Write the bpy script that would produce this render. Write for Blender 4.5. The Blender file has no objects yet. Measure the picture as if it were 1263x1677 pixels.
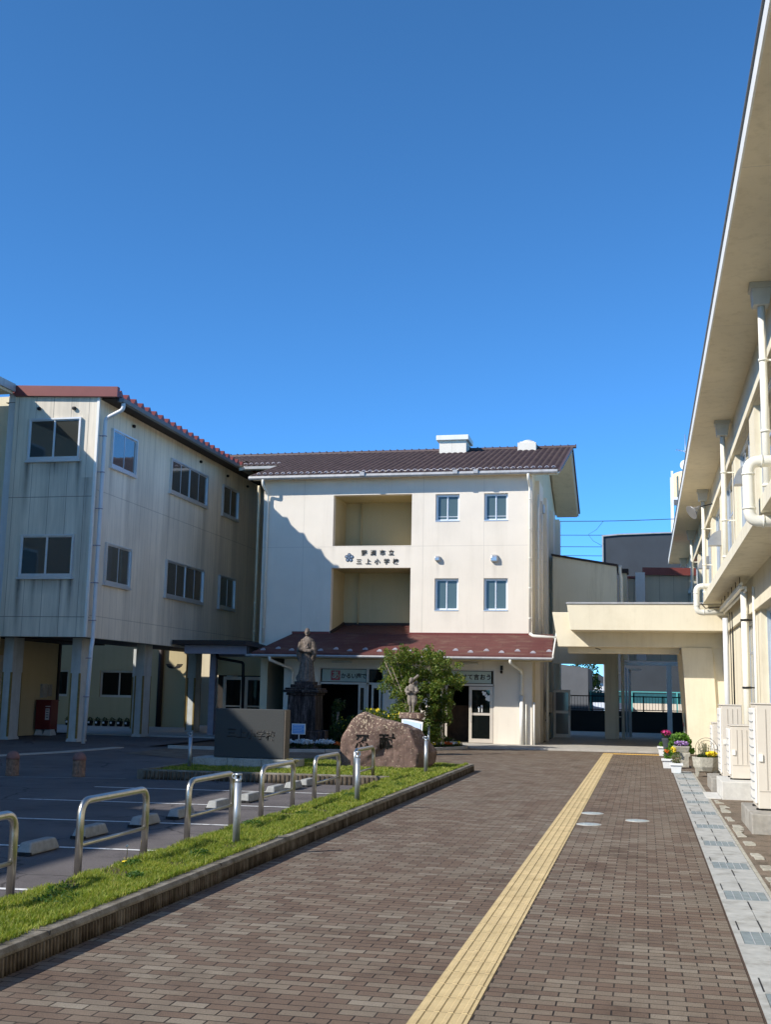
import bpy, bmesh, math, random
import numpy as np
from mathutils import Vector, Matrix
R = math.radians
random.seed(4)
SC = bpy.context.scene
COL = SC.collection

# ---------------------------------------------------------------- camera, sky, sun, exposure
def make_camera():
    cam = bpy.data.cameras.new('camera'); o = bpy.data.objects.new('camera', cam); COL.objects.link(o)
    yaw, pitch, roll = -0.224076, 0.156458, 0.0193114
    F = Vector((math.sin(yaw)*math.cos(pitch), math.cos(yaw)*math.cos(pitch), math.sin(pitch)))
    ri = Vector((math.cos(yaw), -math.sin(yaw), 0)); up = ri.cross(F)
    r = math.cos(roll)*ri + math.sin(roll)*up; u = -math.sin(roll)*ri + math.cos(roll)*up
    m = Matrix((r, u, -F)).transposed().to_4x4(); m.translation = (0, 0, 1.6727)
    o.matrix_world = m
    cam.sensor_fit = 'VERTICAL'; cam.sensor_height = 36; cam.lens = 1865.63/1677*36
    cam.clip_start = .05; cam.clip_end = 3000
    SC.camera = o
make_camera()
SUN = Vector((1, .82, -.9)).normalized()
w = bpy.data.worlds.new('World'); SC.world = w; w.use_nodes = True
nt = w.node_tree; nt.nodes.clear()
sky = nt.nodes.new('ShaderNodeTexSky'); sky.sky_type = 'NISHITA'; sky.sun_disc = False
sky.sun_elevation = math.asin(-SUN.z); sky.sun_rotation = math.atan2(-SUN.x, -SUN.y)
sky.altitude = 6000; sky.air_density = 1.05; sky.dust_density = 0.0; sky.ozone_density = 9.5
bg = nt.nodes.new('ShaderNodeBackground'); bg.inputs[1].default_value = .15
wo = nt.nodes.new('ShaderNodeOutputWorld')
wb = nt.nodes.new('ShaderNodeMixRGB'); wb.blend_type = 'MULTIPLY'; wb.inputs[0].default_value = 1; wb.inputs[2].default_value = (.88, 1.30, 1.22, 1)
nt.links.new(sky.outputs[0], wb.inputs[1]); nt.links.new(wb.outputs[0], bg.inputs[0]); nt.links.new(bg.outputs[0], wo.inputs[0])
sl = bpy.data.lights.new('sun', 'SUN'); sl.energy = 4.1; sl.angle = R(.53); sl.color = (1, .94, .85)
so = bpy.data.objects.new('sun', sl); COL.objects.link(so); so.rotation_euler = SUN.to_track_quat('-Z', 'Y').to_euler(); so.location = (-20, -20, 40)
SC.view_settings.view_transform = 'Standard'; SC.view_settings.look = 'None'; SC.view_settings.gamma = 1
SC.view_settings.exposure = 0.6
SC.cycles.max_bounces = 7; SC.cycles.diffuse_bounces = 4

# ---------------------------------------------------------------- materials
class N:
    def __init__(s, name):
        s.m = bpy.data.materials.new(name); s.m.use_nodes = True; s.t = s.m.node_tree; s.t.nodes.clear()
        s.out = s.t.nodes.new('ShaderNodeOutputMaterial'); s.b = s.t.nodes.new('ShaderNodeBsdfPrincipled')
        s.t.links.new(s.b.outputs[0], s.out.inputs[0])
    def n(s, typ, **k):
        x = s.t.nodes.new('ShaderNode'+typ)
        for a, v in k.items(): setattr(x, a, v)
        return x
    def l(s, a, b): s.t.links.new(a, b)
    def pos(s, scale=(1, 1, 1)):
        if not hasattr(s, '_g'): s._g = s.n('NewGeometry')
        mp = s.n('Mapping'); mp.inputs['Scale'].default_value = scale; s.l(s._g.outputs['Position'], mp.inputs[0]); return mp.outputs[0]
    def noise(s, scale, detail=4, sc=(1, 1, 1), rough=.6):
        x = s.n('TexNoise'); x.inputs['Scale'].default_value = scale; x.inputs['Detail'].default_value = detail; x.inputs['Roughness'].default_value = rough
        s.l(s.pos(sc), x.inputs['Vector']); return x.outputs['Fac']
    def ramp(s, fac, stops):
        x = s.n('ValToRGB'); e = x.color_ramp.elements
        while len(e) < len(stops): e.new(.5)
        for i, (p, c) in enumerate(stops):
            e[i].position = p; e[i].color = (*c, 1) if len(c) == 3 else c
        s.l(fac, x.inputs[0]); return x.outputs[0]
    def g(s, v): return (v, v, v)
    def mul(s, a, b, fac=1.0, mode='MULTIPLY'):
        x = s.n('MixRGB', blend_type=mode); 
        for i, v in ((0, fac), (1, a), (2, b)):
            if hasattr(v, 'links') or hasattr(v, 'is_output'): s.l(v, x.inputs[i])
            else: x.inputs[i].default_value = v if i == 0 else (*v, 1)
        return x.outputs[0]
    def math(s, op, a, b=None, c=None):
        x = s.n('Math', operation=op)
        for i, v in enumerate((a, b, c)):
            if v is None: continue
            if hasattr(v, 'is_output'): s.l(v, x.inputs[i])
            else: x.inputs[i].default_value = v
        return x.outputs[0]
    def bump(s, h, strength=.3, dist=.01):
        x = s.n('Bump'); x.inputs['Strength'].default_value = strength; x.inputs['Distance'].default_value = dist
        s.l(h, x.inputs['Height']); s.l(x.outputs[0], s.b.inputs['Normal'])
    def set(s, col=None, rough=None, metal=None, spec=None):
        for key, v in (('Base Color', col), ('Roughness', rough), ('Metallic', metal), ('Specular IOR Level', spec)):
            if v is None: continue
            if hasattr(v, 'is_output'): s.l(v, s.b.inputs[key])
            else: s.b.inputs[key].default_value = (*v, 1) if key == 'Base Color' else v

M = {}
def simple(name, col, rough=.7, metal=0, spec=.4, var=.15, vs=6, bump=0, bs=80, dirt=0):
    n = N(name); f = n.noise(vs, 5)
    c = n.mul(col, n.ramp(f, [(.3, n.g(1-var)), (.7, n.g(1+var*.6))]))
    if dirt:
        d = n.noise(1.3, 6, (2.2, 2.2, .35), .7)
        c = n.mul(c, n.ramp(d, [(.42, (1, 1, 1)), (.72, (1-dirt, 1-dirt*1.05, 1-dirt*1.15))]))
    n.set(c, rough, metal, spec)
    if bump: n.bump(n.noise(bs, 3), bump, .004)
    M[name] = n.m; return n.m

def stucco(name, col, dirt=.12, lines=None, streaks=()):
    n = N(name); f = n.noise(.8, 5)
    c = n.mul(col, n.ramp(f, [(.3, n.g(.95)), (.7, n.g(1.04))]))
    d = n.noise(1.1, 7, (3.5, 3.5, .25), .75)
    c = n.mul(c, n.ramp(d, [(.5, (1, 1, 1)), (.78, (1-dirt, 1-dirt*1.05, 1-dirt*1.2))]))
    if lines or streaks:
        sep = n.n('SeparateXYZ'); n.l(n.pos(), sep.inputs[0])
        ln = None
        for ax, v in (lines or ()):
            q = n.math('LESS_THAN', n.math('ABSOLUTE', n.math('SUBTRACT', sep.outputs[ax], v)), .009); ln = q if ln is None else n.math('MAXIMUM', ln, q)
        if ln is not None: c = n.mul(c, (.42, .39, .34), n.math('MULTIPLY', ln, .45), 'MIX')
        c = streak(n, c, sep, streaks)
    n.set(c, .9, 0, .2); n.bump(n.noise(130, 4), .35, .004); M[name] = n.m
def streak(n, c, sep, streaks, axis=0):
    tot = None; wob = n.noise(6, 4, (3, 3, .6))
    for u0, z0, L, wd, k in streaks:
        d = n.math('SUBTRACT', z0, sep.outputs[2]); a = n.math('SUBTRACT', 1, n.math('DIVIDE', n.math('ABSOLUTE', n.math('SUBTRACT', sep.outputs[axis], u0)), wd)); a = n.math('MAXIMUM', a, 0)
        b = n.math('MULTIPLY', n.math('GREATER_THAN', d, 0), n.math('MAXIMUM', n.math('SUBTRACT', 1, n.math('DIVIDE', d, L)), 0))
        q = n.math('MULTIPLY', n.math('MULTIPLY', a, b), k); tot = q if tot is None else n.math('ADD', tot, q)
    if tot is None: return c
    tot = n.math('MINIMUM', n.math('MULTIPLY', tot, n.math('ADD', wob, .55)), .85)
    return n.mul(c, (.10, .095, .085), tot, 'MIX')
stucco('cream_stucco', (.755, .695, .60), .09, [(2, 6.62), (0, -7.32), (0, -5.22), (0, -11.6)], [(-6.48, 7.44, .8, .5, .10), (-4.8, 7.44, .8, .5, .10), (-6.48, 4.39, .7, .5, .10), (-4.8, 4.39, .7, .5, .10), (-6.8, 6.1, .7, .09, .25), (-4.86, 6.1, .8, .11, .25), (-10.5, 6.63, .7, .12, .14), (-7.8, 6.63, .8, .15, .12)])
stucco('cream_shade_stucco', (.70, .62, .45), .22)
stucco('right_cream', (.74, .67, .51), .12)
stucco('concrete_cream', (.72, .67, .53), .3)
stucco('soffit_cream', (.76, .67, .50), .2, [(1, y) for y in (8.1, 14.6, 21.2, 27.9, 34.3, 41.0, 47.6)])
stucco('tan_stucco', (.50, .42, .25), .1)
simple('white_trim', (.78, .77, .72), .5, var=.05, dirt=.12)
simple('pipe_cream', (.75, .73, .64), .35, var=.05, dirt=.08)
simple('hopper_grey', (.50, .48, .42), .5, var=.08)
simple('alum', (.62, .65, .68), .35, .55, .5, var=.06)
simple('alum_white', (.74, .76, .78), .35, .15, .5, var=.05)
simple('alum_warm', (.62, .56, .48), .4, .2, .5, var=.06)
simple('steel', (.52, .51, .47), .33, 1.0, .5, var=.12, vs=14)
simple('galv', (.42, .46, .50), .42, .75, .5, var=.12, vs=18)
simple('gutter_grey', (.42, .42, .42), .45, .1, var=.1, dirt=.25)
simple('gutter_dark', (.13, .14, .15), .4, .1, var=.1)
simple('red_metal', (.17, .040, .034), .45, .1, var=.12, vs=2)
simple('soffit_brown', (.035, .025, .022), .7, var=.2)
simple('ridge_tile', (.10, .065, .06), .55, var=.2)
simple('guard_arc', (.42, .40, .44), .5, .2, var=.2)
simple('vent_steel', (.55, .56, .57), .3, .8, var=.05)
simple('hood_grey', (.40, .40, .40), .38, .6, var=.1)
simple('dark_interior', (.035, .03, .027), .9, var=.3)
simple('brown_interior', (.16, .085, .04), .7, var=.3)
simple('black_metal', (.012, .012, .013), .5, .3, var=.1)
simple('lettering_black', (.02, .018, .016), .5, var=.1)
simple('crest_dark', (.05, .07, .11), .45, .3, var=.1)
simple('crest_blue', (.22, .28, .36), .4, .3, var=.1)
simple('board_white', (.42, .52, .47), .5, var=.05)
simple('board_red', (.42, .10, .11), .5, var=.15, vs=30)
simple('board_teal', (.10, .24, .28), .5, var=.5, vs=60)
simple('sign_blue', (.16, .40, .78), .45, var=.45, vs=70)
simple('sign_pale', (.55, .70, .92), .45, var=.15, vs=50)
simple('granite', (.046, .049, .048), .62, var=.45, vs=60, bump=.2, bs=180)
simple('granite_side', (.12, .10, .08), .6, var=.3, vs=30)
simple('granite_base', (.42, .42, .38), .7, var=.3, vs=25, dirt=.35)
simple('concrete', (.36, .34, .30), .85, var=.25, vs=9, bump=.4, bs=120, dirt=.3)
simple('concrete_pale', (.58, .57, .53), .8, var=.12, vs=12, bump=.2, bs=120, dirt=.1)
simple('concrete_wheel', (.33, .335, .32), .85, var=.2, vs=12, bump=.4, bs=130, dirt=.15)
simple('white_paint', (.74, .74, .72), .6, var=.12, vs=8)
simple('stone_path', (.42, .40, .36), .85, var=.18, vs=5, bump=.2, bs=90)
simple('aircon', (.62, .57, .49), .5, var=.03, dirt=.05)
simple('aircon_seam', (.42, .38, .32), .6)
simple('aircon_white', (.80, .78, .72), .5, var=.03)
simple('rubber_black', (.015, .015, .015), .8)
simple('pot_white', (.78, .80, .80), .5, var=.05)
simple('soil', (.07, .045, .03), .95, var=.4, vs=40, bump=.6, bs=60)
simple('mossy_stone', (.44, .42, .35), .9, var=.35, vs=18, bump=.6, bs=70, dirt=.35)
simple('red_cabinet', (.13, .012, .014), .4, var=.1)
simple('paper', (.55, .5, .5), .7)
simple('yellow_guard', (.24, .17, .05), .7, var=.3, vs=14)
simple('pillar_paint', (.50, .52, .50), .7, var=.12, vs=3, dirt=.25)
simple('steel_mauve', (.30, .28, .33), .55, .1, var=.1)
simple('teal_rail', (.10, .42, .46), .5, var=.1)
simple('teal_net', (.02, .12, .16), .7, var=.2)
simple('grey_building', (.045, .054, .065), .8, var=.12, vs=1.2)
simple('grey_wall', (.13, .14, .16), .8, var=.1, vs=2)
simple('ivory_wall', (.78, .70, .60), .8, var=.05)
simple('brown_cap', (.03, .018, .015), .6)
simple('tank_orange', (.80, .60, .36), .5, var=.06, vs=2)
simple('wood_post', (.62, .58, .50), .8, var=.25, vs=25)
simple('bark', (.30, .24, .19), .9, var=.35, vs=30, bump=.5)
simple('wood', (.32, .15, .06), .6, var=.2)
simple('wire', (.02, .02, .02), .6)
simple('lamp_white', (.55, .55, .52), .5)
simple('flower_white', (.62, .68, .70), .8, var=.1)
simple('flower_yellow', (.80, .62, .03), .7, var=.2)
simple('flower_orange', (.75, .16, .02), .7, var=.3)
simple('flower_purple', (.42, .25, .55), .7, var=.3)
simple('flower_magenta', (.50, .03, .18), .7, var=.3)
simple('house_white', (.8, .8, .8), .7)
simple('pipe_white_shade', (.60, .62, .64), .4, var=.05, dirt=.06)
simple('statue_stone', (.19, .155, .13), .9, var=.5, vs=16, bump=.6, bs=60, dirt=.6)
simple('statue_pale', (.27, .235, .20), .9, var=.4, vs=20, bump=.6, bs=70, dirt=.35)
simple('manhole', (.52, .56, .54), .4, .5, var=.25, vs=50)
simple('grate_blue', (.25, .30, .31), .5, .2, var=.25, vs=9)
simple('gutter_slab', (.40, .405, .385), .8, var=.14, vs=7, bump=.25, bs=120, dirt=.1)

def glass(name, col=(.040, .042, .038), ior=1.75, rough=.02, tint=None):
    n = N(name); n.set(col, rough, 0, .5); n.b.inputs['IOR'].default_value = ior
    n.bump(n.noise(1.2, 2), .06, .02); M[name] = n.m
glass('glass'); glass('glass_bright', (.085, .088, .082), 2.5, .03); glass('glass_teal', (.075, .115, .12), 1.5, .08); glass('glass_grey', (.16, .17, .17), 1.6, .1); glass('glass_black', (.006, .008, .008), 1.45, .04)

def plinth_mat():
    n = N('plinth_stone'); f = n.noise(3, 7, (3, 3, .5), .75); g = n.noise(30, 3)
    c = n.ramp(f, [(.40, (.012, .010, .010)), (.55, (.06, .048, .046)), (.74, (.24, .21, .21))])
    n.set(n.mul(c, n.ramp(g, [(.3, n.g(.7)), (.7, n.g(1.2))])), .9, 0, .2); n.bump(g, .5, .01); M['plinth_stone'] = n.m
plinth_mat()
def rock_mat():
    n = N('red_rock'); f = n.noise(4, 8, (1, 1, 1), .7); s = n.noise(5, 6, (4, 4, .5), .7); lich = n.noise(24, 5, (1, 1, 1), .6)
    c = n.ramp(f, [(.3, (.10, .066, .054)), (.55, (.205, .135, .110)), (.75, (.29, .22, .175))])
    c = n.mul(c, n.ramp(s, [(.4, n.g(1.05)), (.7, n.g(.68))]))
    # lichen grows mostly on the upper part of the boulder
    sep = n.n('SeparateXYZ'); n.l(n.pos(), sep.inputs[0])
    h = n.ramp(n.math('MULTIPLY', sep.outputs[2], .8), [(.40, n.g(0)), (.95, n.g(.095))])
    m = n.ramp(n.math('ADD', lich, h), [(.635, n.g(0)), (.67, n.g(1))])
    n.set(n.mul(c, (.52, .42, .30), m, 'MIX'), .85, 0, .25); n.bump(n.math('ADD', f, n.math('MULTIPLY', n.noise(40, 4), .4)), .7, .02); M['red_rock'] = n.m
rock_mat()
def panel_mat(name, base, period, zs, stain, off=0.0, streaks=(), axis=0, joint=.7):
    n = N(name); sep = n.n('SeparateXYZ'); n.l(n.pos(), sep.inputs[0])
    u = n.math('ADD', n.math('ADD', sep.outputs[0], sep.outputs[1]), off)
    fr = n.math('FRACT', n.math('DIVIDE', u, period)); ln = n.math('LESS_THAN', fr, .016/period)
    for z in zs: ln = n.math('MAXIMUM', ln, n.math('LESS_THAN', n.math('ABSOLUTE', n.math('SUBTRACT', sep.outputs[2], z)), .012))
    idx = n.math('FLOOR', n.math('DIVIDE', u, period)); wn = n.n('TexWhiteNoise', noise_dimensions='1D'); n.l(idx, wn.inputs['W'])
    c = n.mul(base, n.ramp(wn.outputs['Value'], [(0, n.g(.93)), (1, n.g(1.04))]))
    d = n.noise(1.6, 7, (3.2, 3.2, .16), .72); d2 = n.noise(.7, 3, (1.2, 1.2, .6))
    c = n.mul(c, n.ramp(d, [(.38, (1.04, 1.03, 1.02)), (.56, (1-stain*.35, 1-stain*.35, 1-stain*.37)), (.75, (1-stain, 1-stain, 1-stain))]))
    c = n.mul(c, n.ramp(d2, [(.35, n.g(.90)), (.65, n.g(1.04))]))
    c = streak(n, c, sep, streaks, axis)
    n.set(n.mul(c, (.13, .12, .11), n.math('MULTIPLY', ln, joint), 'MIX'), .75, 0, .3); n.bump(n.math('MULTIPLY', ln, -1), .5, .01); M[name] = n.m
panel_mat('front_panels', (.72, .65, .535), .595, (7.32, 3.69), .42, .29, [(-18.38, 8.42, 1.9, .16, .85), (-16.65, 8.42, 1.1, .13, .8), (-17.5, 8.42, .5, .9, .55), (-17.45, 8.42, 1.2, .05, .5), (-18.4, 4.84, 1.8, .15, .9), (-16.68, 4.84, 1.3, .14, .9), (-17.5, 4.84, .5, .95, .5), (-16.35, 7.9, 5.2, .22, .5), (-17.0, 4.84, 1.5, .1, .5), (-17.9, 4.84, 1.7, .1, .45)])
panel_mat('side_panels', (.82, .75, .615), .455, (7.55, 3.75), .22, 0, [(33.3, 8.4, 5.5, .22, .28), (32.1, 8.4, 2.0, .15, .28), (36.6, 8.38, 2.6, .2, .25), (39.9, 8.38, 5.5, .25, .3), (38.0, 4.75, 1.8, .5, .2), (33.6, 4.75, 1.8, .2, .25), (41.7, 8.4, 3, .2, .2), (43.2, 8.4, 5, .3, .25)], 1, .35)
panel_mat('back_panels', (.52, .49, .40), .6, (), .15)
def tile_mat():
    n = N('roof_tile'); f = n.noise(9, 4); g = n.n('NewGeometry')
    c = n.ramp(g.outputs['Random Per Island'], [(0, (.034, .020, .021)), (1, (.052, .032, .032))])
    n.set(n.mul(c, n.ramp(f, [(.3, n.g(.75)), (.7, n.g(1.3))])), .55, 0, .35); M['roof_tile'] = n.m
tile_mat()
def awning_mat():
    n = N('awning_slate'); b = n.n('TexBrick'); b.offset = .5; mp = n.n('Mapping'); mp.inputs['Scale'].default_value = (1, 1.2, 1)
    n.l(n.pos(), mp.inputs[0]); n.l(mp.outputs[0], b.inputs[0]); b.inputs['Scale'].default_value = 1; b.inputs['Brick Width'].default_value = .9; b.inputs['Row Height'].default_value = .22
    b.inputs['Mortar Size'].default_value = .006; b.inputs[1].default_value = (.105, .036, .032, 1); b.inputs[2].default_value = (.120, .042, .037, 1); b.inputs[3].default_value = (.07, .02, .02, 1)
    s = n.noise(1.6, 6, (1, 4, 4), .7)
    c = n.mul(b.outputs[0], (.17, .11, .08), n.ramp(s, [(.5, n.g(0)), (.7, n.g(.7))]), 'MIX')
    n.set(c, .6, 0, .3); M['awning_slate'] = n.m
awning_mat()
def asphalt(name, a, b):
    n = N(name); f = n.noise(220, 2); g = n.noise(.5, 6); v = n.n('TexVoronoi'); v.inputs['Scale'].default_value = 140; n.l(n.pos(), v.inputs['Vector'])
    c = n.ramp(f, [(.35, a), (.7, b)]); c = n.mul(c, n.ramp(g, [(.35, n.g(.82)), (.65, n.g(1.15))]))
    if name == 'parking_asphalt':
        cr = n.n('TexVoronoi', feature='DISTANCE_TO_EDGE'); cr.inputs['Scale'].default_value = .38; dn = n.n('TexNoise'); dn.inputs['Scale'].default_value = 1.6; dn.inputs['Detail'].default_value = 6; n.l(n.pos(), dn.inputs['Vector'])
        mx = n.n('MixRGB', blend_type='ADD'); mx.inputs[0].default_value = .55; n.l(n.pos(), mx.inputs[1]); n.l(dn.outputs['Color'], mx.inputs[2]); n.l(mx.outputs[0], cr.inputs['Vector'])
        c = n.mul(c, n.ramp(n.math('ADD', cr.outputs['Distance'], n.math('MULTIPLY', n.noise(.8, 2), .012)), [(.0, n.g(.35)), (.0105, n.g(.5)), (.0135, n.g(1)), (1, n.g(1))]))
    n.set(c, .88, 0, .25); n.bump(v.outputs['Distance'], .5, .006); M[name] = n.m
asphalt('asphalt', (.045, .045, .05), (.12, .115, .115))
asphalt('parking_asphalt', (.075, .068, .068), (.19, .17, .165))
asphalt('old_concrete', (.12, .09, .065), (.27, .22, .165))
def stain(name, scale, stops, sc=(1, 1, 1)):
    m = M[name]; t = m.node_tree; b = next(x for x in t.nodes if x.type == 'BSDF_PRINCIPLED'); src = b.inputs['Base Color'].links[0].from_socket
    n = N.__new__(N); n.m = m; n.t = t; n.b = b
    t.links.new(n.mul(src, n.ramp(n.noise(scale, 7, sc, .7), stops)), b.inputs['Base Color'])
stain('old_concrete', 2.2, [(.36, (.38, .40, .36)), (.48, (1, 1, 1)), (.6, (1.05, 1.02, 1)), (.7, (1.7, 1.75, 1.8))])
stain('parking_asphalt', 1.4, [(.33, (.72, .72, .74)), (.46, (1, 1, 1)), (.62, (1.02, 1.02, 1.02)), (.74, (1.3, 1.25, 1.2))])

def brick_mat():
    n = N('brick_paving'); b = n.n('TexBrick'); b.offset = .5; b.squash = 1; n.l(n.pos(), b.inputs[0])
    b.inputs['Scale'].default_value = 1; b.inputs['Brick Width'].default_value = .2; b.inputs['Row Height'].default_value = .1; b.inputs['Mortar Size'].default_value = .0052
    b.inputs['Mortar Smooth'].default_value = .3; b.inputs['Bias'].default_value = 0
    b.inputs[1].default_value = (0, 0, 0, 1); b.inputs[2].default_value = (1, 1, 1, 1); b.inputs[3].default_value = (.5, .5, .5, 1)
    sp = n.noise(210, 3); big = n.noise(.45, 5); mid = n.noise(3.0, 4)
    # per-brick tone
    c = n.ramp(b.outputs[0], [(0, (.130, .092, .068)), (.40, (.144, .106, .080)), (.47, (.154, .118, .089)), (.55, (.170, .138, .106)), (.9, (.186, .156, .121)), (1, (.225, .195, .155))])
    c = n.mul(c, n.ramp(sp, [(.36, n.g(.45)), (.52, n.g(1.0)), (.66, n.g(1.8))]))
    c = n.mul(c, n.ramp(big, [(.3, (1.0, .93, .88)), (.7, (1.08, 1.1, 1.1))]))
    c = n.mul(c, n.ramp(mid, [(.3, n.g(.88)), (.7, n.g(1.1))]))
    dirt = n.noise(1.1, 8, (1, .6, 1), .75); c = n.mul(c, n.ramp(dirt, [(.36, (.74, .72, .70)), (.47, (1, 1, 1)), (.62, (1, 1, 1)), (.72, (1.22, 1.18, 1.10))]))
    spot = n.noise(19, 2); c = n.mul(c, (.30, .28, .25), n.ramp(spot, [(.76, n.g(0)), (.80, n.g(.7))]), 'MIX')
    jc = n.ramp(n.noise(.9, 4), [(.45, (.013, .010, .008)), (.7, (.055, .044, .033))])
    c = n.mul(c, jc, b.outputs['Fac'], 'MIX')
    n.set(c, .82, 0, .3)
    h = n.math('ADD', n.math('MULTIPLY', b.outputs['Fac'], -1), n.math('MULTIPLY', sp, .25)); n.bump(n.math('ADD', h, n.math('MULTIPLY', b.outputs[0], .5)), .7, .005); M['brick_paving'] = n.m
brick_mat()
def tactile_mat(name, col, joint=True):
    n = N(name); sep = n.n('SeparateXYZ'); n.l(n.pos(), sep.inputs[0])
    fr = n.math('FRACT', n.math('DIVIDE', n.math('ADD', sep.outputs[1], .02), .3)); j = n.math('LESS_THAN', fr, .02)
    idx = n.math('FLOOR', n.math('DIVIDE', n.math('ADD', sep.outputs[1], .02), .3)); wn = n.n('TexWhiteNoise', noise_dimensions='1D'); n.l(idx, wn.inputs['W'])
    c = n.mul(col, n.ramp(wn.outputs['Value'], [(0, (.94, .94, .90)), (1, (1.05, 1.04, 1.0))]))
    c = n.mul(c, n.ramp(n.noise(5, 5), [(.3, (.86, .85, .85)), (.7, (1.06, 1.06, 1.06))])); c = n.mul(c, n.ramp(n.noise(160, 2), [(.3, n.g(.88)), (.7, n.g(1.08))]))
    n.set(n.mul(c, (.12, .09, .05), n.math('MULTIPLY', j, .95), 'MIX'), .8, 0, .3); M[name] = n.m
tactile_mat('tactile_yellow', (.58, .455, .25)); simple('tactile_edge', (.52, .46, .36), .8, var=.12, vs=9)
simple('tactile_gold', (.72, .44, .10), .8, var=.15, vs=9)
def kerb_mat():
    n = N('kerb_concrete'); f = n.noise(5, 6, (1, 1, .5), .7); sep = n.n('SeparateXYZ'); n.l(n.pos(), sep.inputs[0])
    c = n.ramp(f, [(.3, (.10, .085, .06)), (.5, (.20, .18, .145)), (.72, (.33, .31, .27))])
    n.set(n.mul(c, n.ramp(n.noise(120, 2), [(.3, n.g(.7)), (.7, n.g(1.2))])), .9, 0, .2); n.bump(n.noise(90, 4), .5, .006); M['kerb_concrete'] = n.m
kerb_mat()
def kerb_rib():
    n = N('kerb_rib'); f = n.noise(7, 6, (1, 1, .35), .75); g = n.n('NewGeometry'); sep = n.n('SeparateXYZ'); n.l(n.pos(), sep.inputs[0])
    c = n.ramp(f, [(.32, (.045, .033, .022)), (.5, (.12, .095, .068)), (.7, (.22, .19, .15))])
    c = n.mul(c, n.ramp(g.outputs['Random Per Island'], [(0, n.g(.75)), (1, n.g(1.2))]))
    # splash stain along the foot of the kerb, broken by noise
    h = n.math('ADD', n.math('MULTIPLY', sep.outputs[2], 7), n.math('MULTIPLY', f, .9)); c = n.mul(c, n.ramp(h, [(.45, (.35, .33, .28)), (.85, (1, 1, 1))]))
    n.set(c, .92, 0, .15); n.bump(n.noise(90, 4), .6, .006); M['kerb_rib'] = n.m
kerb_rib()
def leaf_mat(name, a, b, c, rough=.5):
    n = N(name); g = n.n('NewGeometry'); col = n.ramp(g.outputs['Random Per Island'], [(0, a), (.5, b), (1, c)])
    n.set(n.mul(col, n.ramp(n.noise(1.6 if rough < .55 else 4.5, 4), [(.34, (.55, .62, .6)), (.48, n.g(.95)), (.7, (1.25, 1.15, 1.1))])), rough, 0, .35)
    tr = n.n('BsdfTranslucent'); n.l(n.mul(col, (1.6, 1.7, .5)), tr.inputs[0]); mx = n.n('MixShader'); mx.inputs[0].default_value = .3
    n.l(n.b.outputs[0], mx.inputs[1]); n.l(tr.outputs[0], mx.inputs[2]); n.l(mx.outputs[0], n.out.inputs[0]); M[name] = n.m
leaf_mat('leaf_tree', (.06, .12, .018), (.11, .17, .025), (.20, .20, .04))
leaf_mat('leaf_dark', (.015, .035, .008), (.03, .06, .012), (.05, .09, .02))
leaf_mat('leaf_bright', (.05, .13, .015), (.09, .20, .025), (.14, .26, .04))
leaf_mat('leaf_grass', (.10, .16, .018), (.20, .27, .03), (.38, .36, .10), .6)
leaf_mat('leaf_weed', (.03, .09, .015), (.05, .12, .02), (.08, .16, .03), .6)
leaf_mat('leaf_dry', (.25, .2, .1), (.35, .28, .14), (.2, .2, .08), .8)
leaf_mat('leaf_grey', (.10, .14, .07), (.18, .20, .12), (.28, .22, .14), .7)

stain('gutter_slab', 3.5, [(.32, (.72, .70, .66)), (.48, (1, 1, 1)), (.7, (1.08, 1.08, 1.08))])
stain('tactile_yellow', 2.6, [(.32, (.80, .78, .76)), (.46, (1, 1, 1)), (.7, (1.05, 1.05, 1.08))])
stain('white_paint', 9, [(.36, (.35, .35, .36)), (.46, (1, 1, 1)), (1, (1, 1, 1))])
stain('right_cream', .9, [(.3, (.90, .89, .86)), (.5, (1, 1, 1)), (1, (1, 1, 1))])

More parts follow.
